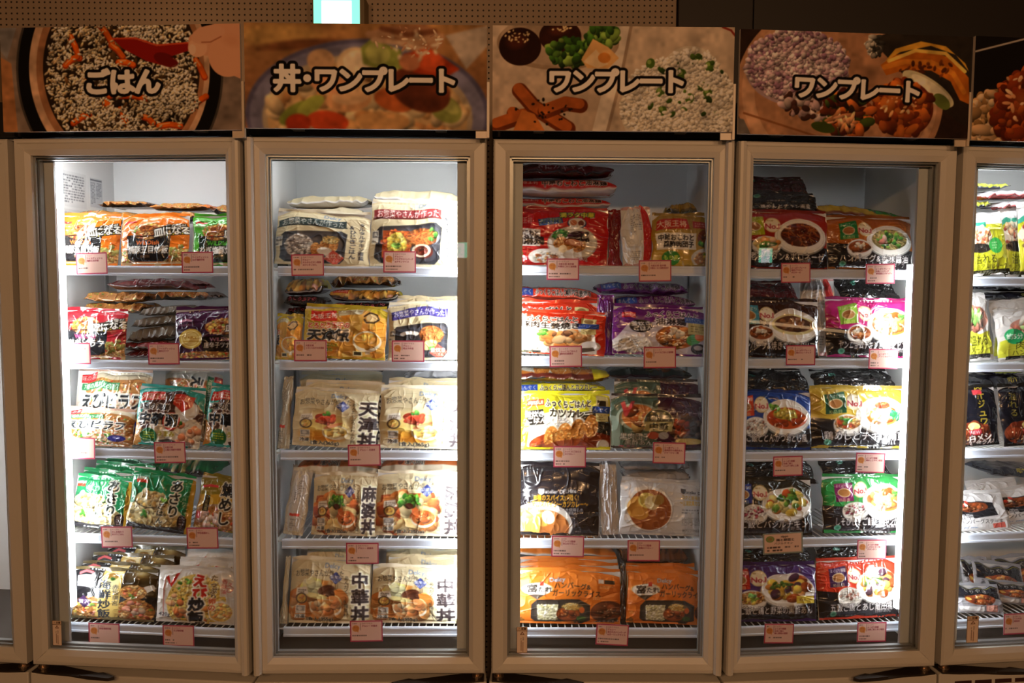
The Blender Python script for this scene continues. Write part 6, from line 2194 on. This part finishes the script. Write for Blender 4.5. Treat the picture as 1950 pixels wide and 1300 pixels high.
# ---- freezer 1
S(1, 0, 'wildO', 106, 229, 412, F1, 'orange fried-rice bag with black bowl, leftmost', roll=1)
S(1, 0, 'wildO', 230, 363, 413, F1, 'orange fried-rice bag with black bowl, middle of front row', roll=-1)
S(1, 0, 'wildG', 365, 494, 411, F1, 'green fried-rice bag with dark green bowl')
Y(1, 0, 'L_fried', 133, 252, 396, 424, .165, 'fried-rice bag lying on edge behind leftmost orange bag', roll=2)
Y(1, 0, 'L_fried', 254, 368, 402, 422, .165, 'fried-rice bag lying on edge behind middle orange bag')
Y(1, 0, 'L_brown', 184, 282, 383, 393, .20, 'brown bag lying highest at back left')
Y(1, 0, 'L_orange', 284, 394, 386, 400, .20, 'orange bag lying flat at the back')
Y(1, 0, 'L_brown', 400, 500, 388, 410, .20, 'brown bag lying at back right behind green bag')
S(1, 1, 'wildR', 112, 242, 592, F1, 'red pilaf bag with dark bowl, front left', roll=1)
S(1, 1, 'wildP', 334, 468, 590, F1, 'purple tuna fried-rice bag with gold medal', roll=-2)
Y(1, 1, 'L_red', 198, 372, 530, 552, .17, 'dark red bag with upside-down white writing, top of pile')
Y(1, 1, 'L_crab', 153, 278, 553, 575, .17, 'golden fried-rice bag with torn-looking end, upper of two')
Y(1, 1, 'L_crab', 150, 272, 574, 597, .165, 'golden fried-rice bag, lower of two, above red pilaf bag')
Y(1, 1, 'L_silver', 262, 345, 583, 601, .15, 'crinkled silver bag, highest silver one in middle pile', roll=-2)
Y(1, 1, 'L_silver', 248, 340, 602, 622, .15, 'crinkled silver bag, second in middle pile', roll=-4)
Y(1, 1, 'L_silver', 240, 332, 623, 650, .145, 'silver bag with dark shine, third in middle pile', roll=-4)
Y(1, 1, 'L_redsil', 222, 322, 651, 668, .135, 'silver and red bag, second lowest of middle pile', roll=-4)
Y(1, 1, 'L_red', 232, 326, 668, 683, .13, 'dark red bag at the very bottom of middle pile')
Y(1, 1, 'L_brown', 284, 400, 556, 572, .17, 'dark brown bag under dark red bag')
S(1, 2, 'ebi', 140, 288, 708, F2, 'upper shrimp pilaf bag standing behind another', roll=1)
S(1, 2, 'ebi', 114, 256, 783, F1, 'lower shrimp pilaf bag in front at left', roll=2)
S(1, 2, 'ebiV', 310, 424, 704, F3, 'shrimp pilaf bag turned on its side at back', sideways=True)
S(1, 2, 'kayu', 256, 384, 743, F1 - .003, 'teal seafood porridge bag, left of two', roll=4)
S(1, 2, 'kayu', 388, 512, 742, F1, 'teal seafood porridge bag, half hidden by door edge', roll=5)
S(1, 3, 'asari', 124, 246, 914, F1 + .008, 'green clam-rice bag, left of two in front', roll=5)
S(1, 3, 'asari', 240, 364, 908, F1 - .006, 'green clam-rice bag with gold side seal, middle front', roll=6)
S(1, 3, 'asari', 148, 262, 902, F2, 'green clam-rice bag directly behind left front one', roll=4, back=True)
S(1, 3, 'asari', 172, 290, 888, F3, 'green clam-rice bag third from front', roll=3, back=True)
S(1, 3, 'asari', 190, 308, 876, F4, 'green clam-rice bag deepest of its row', roll=3, back=True)
Y(1, 3, 'L_asari', 298, 400, 874, 912, .17, 'dark clam-rice bag lying on top of middle front bag', roll=2)
S(1, 3, 'tai', 369, 480, 918, F1, 'gold sea-bream rice bag at right', roll=8)
S(1, 4, 'kaisen', 136, 300, 1087, F1, 'black seafood fried-rice bag at front', roll=1)
S(1, 4, 'kaisen', 150, 306, 1076, F2, 'black seafood fried-rice bag second in row', roll=1, back=True)
S(1, 4, 'kaisen', 170, 330, 1060, F3, 'black seafood fried-rice bag third in row', roll=1, back=True)
S(1, 4, 'kaisen', 200, 352, 1044, F4, 'black seafood fried-rice bag at the back of row', back=True)
S(1, 4, 'ebicha', 298, 450, 1084, F1, 'white shrimp fried-rice bag at front', roll=1)
S(1, 4, 'ebicha', 336, 480, 1068, F2, 'white shrimp fried-rice bag second in row', roll=1, back=True)
S(1, 4, 'ebicha', 350, 490, 1052, F3, 'white shrimp fried-rice bag at the back', roll=1, back=True)
# ---- freezer 2
S(2, 0, 'trayN', 524, 702, 408, F1, 'cream bag with dark green banner and tray', roll=2, t=.034)
S(2, 0, 'trayR', 706, 882, 388, F1, 'cream bag with red banner and tray', roll=1, t=.034)
Y(2, 0, 'L_beige', 522, 688, 393, 420, .175, 'cream bag lying on edge, lower of two at left')
Y(2, 0, 'L_beige2', 532, 700, 370, 393, .20, 'cream bag lying on edge, upper of two at left', roll=-1)
Y(2, 0, 'L_beige2', 712, 876, 357, 392, .175, 'cream bag lying on edge above red-banner bag', roll=2)
S(2, 0, 'dgreen', 530, 550, 412, F2, 'dark green bag edge at far left', wr=1.6)
S(2, 1, 'tenshin', 478, 575, 602, F1 + .004, 'yellow egg-rice bag cut by left door edge', roll=1)
S(2, 1, 'tenshin', 579, 733, 588, F1, 'yellow egg-rice bag at middle front', roll=2)
S(2, 1, 'trayP', 742, 890, 580, F1, 'cream bag with purple banner and tray', roll=-1, t=.034)
S(2, 1, 'beige', 756, 880, 568, F2 + .012, 'cream bag behind purple-banner bag', back=True)
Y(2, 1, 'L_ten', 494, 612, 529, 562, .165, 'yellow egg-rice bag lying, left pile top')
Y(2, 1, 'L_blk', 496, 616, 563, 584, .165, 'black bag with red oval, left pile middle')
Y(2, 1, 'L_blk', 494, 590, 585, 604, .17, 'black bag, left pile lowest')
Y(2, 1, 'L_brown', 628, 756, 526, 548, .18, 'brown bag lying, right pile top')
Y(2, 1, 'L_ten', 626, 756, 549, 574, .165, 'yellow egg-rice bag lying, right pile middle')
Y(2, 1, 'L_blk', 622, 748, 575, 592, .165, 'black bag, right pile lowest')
S(2, 2, 'donT', 558, 716, 748, F1, 'cream egg-bowl bag 天津丼, left front', roll=3, t=.034)
S(2, 2, 'donT', 578, 728, 732, F2 + .008, 'cream egg-bowl bag 天津丼, left second row', roll=2, back=True)
S(2, 2, 'donT', 572, 726, 712, F3 + .016, 'cream egg-bowl bag 天津丼, left third row', back=True)
S(2, 2, 'donT', 724, 892, 740, F1, 'cream egg-bowl bag 天津丼, right front', roll=1, t=.034)
S(2, 2, 'beige', 740, 890, 724, F2 + .008, 'cream bag behind right egg-bowl bag', back=True)
S(2, 2, 'Z_beige', 524, 550, 722, F1 + .004, 'cream bag seen from its grey side', roll=3, t=.02, wr=1.5)
S(2, 2, 'teal', 508, 540, 738, F2 - .006, 'teal and pink bag at far left', roll=4)
Y(2, 2, 'L_white', 592, 722, 704, 718, .27, 'white bag with red stripe lying, left', roll=-2)
Y(2, 2, 'L_white', 768, 888, 704, 724, .20, 'white bag with red stripe lying, right', roll=-2)
S(2, 3, 'donM', 595, 716, 906, F1, 'cream tofu-bowl bag 麻婆丼, left', roll=2, t=.034)
S(2, 3, 'donM', 716, 884, 902, F1, 'cream tofu-bowl bag 麻婆丼, right', roll=1, t=.034)
Y(2, 3, 'L_mabo', 560, 716, 876, 914, .165, 'cream tofu-bowl bag lying above left one', roll=1)
Y(2, 3, 'L_mabo', 722, 880, 876, 906, .165, 'cream tofu-bowl bag lying above right one')
S(2, 3, 'Z_white', 540, 578, 898, F1 + .004, 'cream bag seen from its white side with red stripe', roll=8, t=.02, wr=1.6)
S(2, 3, 'Z_silver', 518, 552, 888, F2, 'greyish bag seen from its side at far left', roll=6, t=.02, wr=1.6)
S(2, 4, 'donC', 553, 704, 1066, F1, 'cream vegetable-bowl bag 中華丼, left front', roll=1, t=.034)
S(2, 4, 'donC', 708, 868, 1080, F1, 'cream vegetable-bowl bag 中華丼, right front', roll=1, t=.034)
S(2, 4, 'beige', 584, 706, 1048, F2 + .008, 'cream bag behind left vegetable-bowl bag', back=True)
S(2, 4, 'beige', 740, 880, 1060, F2 + .008, 'cream bag second in right row', back=True)
S(2, 4, 'beige', 736, 884, 1045, F3 + .016, 'cream bag at back of right row', back=True)
S(2, 4, 'Z_plain', 518, 546, 1064, F1, 'cream bag seen from its side at far left', roll=3, t=.02, wr=1.6)
# ---- freezer 3
S(3, 0, 'yurin', 966, 1156, 400, F1, 'red fried-chicken bag standing at front', roll=1)
Y(3, 0, 'L_yurin', 978, 1162, 374, 400, .135, 'red bag lying, lowest of three in pile', roll=1)
Y(3, 0, 'L_yurin', 972, 1174, 338, 373, .13, 'red bag lying, middle of three in pile', roll=1)
Y(3, 0, 'L_red', 966, 1170, 308, 338, .14, 'dark red bag lying, top of pile')
S(3, 0, 'Z_dred', 1156, 1182, 404, F2, 'dark red bag edge behind standing red bag', wr=1.5)
S(3, 0, 'Z_red', 1186, 1242, 400, F1 + .01, 'white bag back with red edge, standing sideways', roll=-2, t=.02, wr=1.7)
S(3, 0, 'kurozu', 1242, 1384, 410, F1 + .004, 'yellow meatball bag in shade', roll=0)
Y(3, 0, 'L_kuro', 1280, 1384, 384, 408, .18, 'dark yellow bag lying behind meatball bag')
S(3, 1, 'shoga', 962, 1150, 598, F1, 'red ginger-pork bag at front', roll=2)
S(3, 1, 'shoga', 958, 1136, 576, F2, 'red ginger-pork bag second in row', roll=1, back=True)
Y(3, 1, 'L_shoga', 968, 1142, 546, 574, .19, 'red ginger-pork bag lying on top', roll=1)
S(3, 1, 'yurinP', 1166, 1346, 588, F1, 'purple fried-chicken bag at front', roll=2)
Y(3, 1, 'L_yurP', 1166, 1340, 562, 590, .165, 'purple bag lying, lower of two', roll=1)
Y(3, 1, 'L_yurP', 1136, 1312, 536, 561, .18, 'purple bag lying, upper of two', roll=1)
S(3, 1, 'Z_purple', 1138, 1170, 566, F2, 'purple bag seen from its edge', wr=1.5)
S(3, 2, 'katsu', 990, 1162, 749, F1, 'yellow cutlet-curry bag at front', roll=0)
Y(3, 2, 'L_kat', 976, 1154, 732, 752, .16, 'yellow cutlet-curry bag lying, lower of two')
Y(3, 2, 'L_kat2', 972, 1162, 700, 728, .16, 'cutlet-curry bag lying, upper of two', roll=1)
S(3, 2, 'mitsu', 1162, 1340, 756, F1, 'green and plum plate-meal bag at front', roll=1)
S(3, 2, 'mitsu', 1170, 1344, 726, F2, 'green and plum plate-meal bag behind', back=True)
Y(3, 2, 'L_mit', 1160, 1336, 700, 726, .20, 'dark green bag lying at the back')
S(3, 3, 'delB', 988, 1140, 886, F1, 'black curry bag with gold lettering', roll=1)
S(3, 3, 'delW', 1180, 1352, 918, F1, 'white curry bag with round plate', roll=2, t=.034)
S(3, 3, 'Z_w2', 1146, 1180, 884, F1 + .012, 'white bag seen from its creased side', roll=-3, t=.022, wr=2.2)
Y(3, 3, 'L_white', 1192, 1348, 901, 920, .18, 'white bag lying, lower of two above curry bag', roll=-2)
Y(3, 3, 'L_white', 1186, 1342, 879, 897, .18, 'white bag lying, upper of two', roll=-2)
S(3, 4, 'orange', 984, 1180, 1088, F1, 'orange hamburg-steak bag, left front', roll=1)
S(3, 4, 'orange', 984, 1178, 1076, F2, 'orange hamburg-steak bag, left second row', back=True)
S(3, 4, 'orange', 984, 1176, 1064, F3, 'orange hamburg-steak bag, left third row', back=True)
Y(3, 4, 'L_or', 966, 1172, 1043, 1066, .225, 'orange and silver bag lying on left row', roll=1)
S(3, 4, 'orange', 1192, 1372, 1092, F1, 'orange hamburg-steak bag, right front', roll=2)
S(3, 4, 'orange', 1190, 1366, 1078, F2, 'orange hamburg-steak bag, right second row', roll=1, back=True)
Y(3, 4, 'L_or2', 1184, 1340, 1048, 1078, .19, 'brown and orange bag lying on right row')
S(3, 4, 'Z_dark', 1182, 1190, 1076, F1 + .008, 'dark bag edge between the orange rows', wr=1.5)
# ---- freezer 4
S(4, 0, 'n_a', 1384, 1577, 405, F1, 'black and red pasta bag', roll=1)
S(4, 0, 'n_b', 1570, 1738, 416, F1 + .004, 'black and green pasta bag with hamburg steak', roll=1)
Y(4, 0, 'L_green', 1552, 1726, 390, 420, .165, 'green and gold bag lying above green pasta bag', roll=3)
S(4, 0, 'blkt', 1404, 1558, 370, F2 + .022, 'black bag with white writing, lower of two lying', lean=38, yb=404, wr=1.6)
S(4, 0, 'blkr', 1400, 1536, 340, F3 + .048, 'dark maroon-black bag, upper of two lying', lean=42, yb=376, wr=1.6)
S(4, 1, 'n_c', 1378, 1560, 574, F1, 'maroon curry gratin bag in shade', roll=1)
S(4, 1, 'n_d', 1568, 1742, 572, F1, 'pink and black fried-chicken bag', roll=1)
S(4, 1, 'blk', 1592, 1734, 534, F2 + .022, 'shiny black bag lying above pink bag', lean=50, yb=578, wr=2.2)
S(4, 1, 'blkr', 1400, 1516, 538, F2 + .022, 'dark bag lying above maroon bag', lean=50, yb=580, wr=2.0)
S(4, 1, 'Z_red', 1524, 1592, 534, F3, 'red and white bag back in middle', wr=1.5)
S(4, 2, 'n_e', 1372, 1544, 748, F1, 'black and blue egg-cutlet bag', roll=1)
S(4, 2, 'n_f', 1538, 1732, 740, F1 + .004, 'black and gold chicken-rice bag', roll=1)
S(4, 2, 'blkt', 1546, 1710, 706, F2 + .022, 'black bag with white title lying above gold bag', lean=52, yb=748, wr=2.0)
S(4, 2, 'blk', 1402, 1538, 704, F2 + .022, 'plain black bag lying above blue bag', lean=52, yb=752, wr=2.2)
S(4, 3, 'n_g', 1366, 1546, 914, F1, 'black plum-rice and basil-chicken bag', roll=1)
S(4, 3, 'n_h', 1562, 1728, 908, F1 + .004, 'black and green hijiki-rice bag', roll=1)
S(4, 3, 'blk', 1560, 1726, 872, F2 + .022, 'shiny black bag lying above green bag', lean=52, yb=918, wr=2.2)
S(4, 3, 'blk', 1394, 1548, 872, F2 + .022, 'black bag lying above plum-rice bag', lean=52, yb=922, wr=2.0)
S(4, 4, 'n_i', 1352, 1556, 1076, F1, 'black and purple chicken-vegetable bag', roll=1)
S(4, 4, 'n_j', 1554, 1718, 1066, F1 + .004, 'black and red five-grain rice bag', roll=-1)
S(4, 4, 'blk', 1554, 1720, 1036, F2 + .022, 'shiny black bag lying above red bag', lean=52, yb=1078, wr=2.2)
S(4, 4, 'blk', 1390, 1544, 1036, F2 + .022, 'plain black bag lying above purple bag', lean=52, yb=1086, wr=2.0)
# ---- freezer 5 (cut by the right edge)
S(5, 0, 'u5a', 1832, 1922, 414, F1, 'yellow-green premium hamburg bag, leftmost', roll=-5)
S(5, 0, 'u5a', 1908, 1975, 402, F2, 'yellow-green bag standing second', roll=-3)
S(5, 0, 'u5a', 1936, 2030, 396, F1, 'yellow-green bag cut by frame')
Y(5, 0, 'L_u5g', 1840, 1928, 346, 358, .18, 'yellow-green bag on top of pile')
Y(5, 0, 'L_u5w', 1862, 1996, 361, 378, .17, 'white bag second in pile', roll=-2)
Y(5, 0, 'L_u5g', 1836, 1890, 380, 394, .18, 'yellow-green bag third in pile')
Y(5, 0, 'L_u5w', 1894, 2010, 382, 398, .165, 'white bag lowest in pile', roll=-2)
S(5, 1, 'u5b', 1810, 1890, 566, F1, 'white and lime hamburg bag at left', roll=-4)
S(5, 1, 'u5b', 1896, 2020, 594, F1 + .004, 'white and lime shredded-meat bag', roll=-4)
S(5, 1, 'u5b', 1888, 2000, 576, F2 + .006, 'white and lime bag second row', roll=-3, back=True)
Y(5, 1, 'L_u5k', 1890, 2030, 556, 574, .19, 'black bag lying, lower of two')
Y(5, 1, 'L_u5k', 1896, 2030, 540, 555, .20, 'black bag lying, upper of two')
S(5, 2, 'u5c', 1802, 1904, 742, F1, 'black gravy hamburg bag with NEW mark', roll=-3)
S(5, 2, 'u5c', 1904, 2006, 736, F1, 'black gravy hamburg bag at right', roll=-3)
Y(5, 2, 'L_u5k', 1866, 2000, 716, 742, .165, 'black bag lying on right')
Y(5, 2, 'L_u5g', 1876, 1950, 704, 713, .19, 'lime and silver bag lying at top')
S(5, 3, 'u5d', 1810, 1920, 938, F1, 'white steak bag with dark tray, leftmost', lean=28)
S(5, 3, 'u5d', 1888, 2030, 934, F2, 'white steak bag leaning at right', lean=24, roll=-6)
Y(5, 3, 'L_u5k', 1886, 2010, 892, 912, .265, 'dark bag lying on top of pile', roll=5)
S(5, 4, 'u5e', 1812, 1908, 1118, F1, 'grey and black grilled-meat bag, leftmost', lean=30, roll=5)
S(5, 4, 'u5e', 1872, 1980, 1116, F2 + .008, 'grey and black grilled-meat bag, second', lean=28, roll=8)
S(5, 4, 'u5e', 1846, 1950, 1080, F3 + .03, 'grey and black grilled-meat bag, second row', lean=26, roll=8)
S(5, 4, 'u5e', 1896, 2010, 1062, F4 + .03, 'grey and black grilled-meat bag at the back', lean=24, roll=-4)

S(5, 4, 'u5e', 1828, 1886, 1066, F4 + .03, 'grey and black grilled-meat bag, back left', lean=24, roll=3)
S(5, 3, 'u5d', 1846, 1950, 918, F3 + .02, 'white steak bag in second row', lean=26, roll=-3)
bpy.data.objects.remove(_fo)
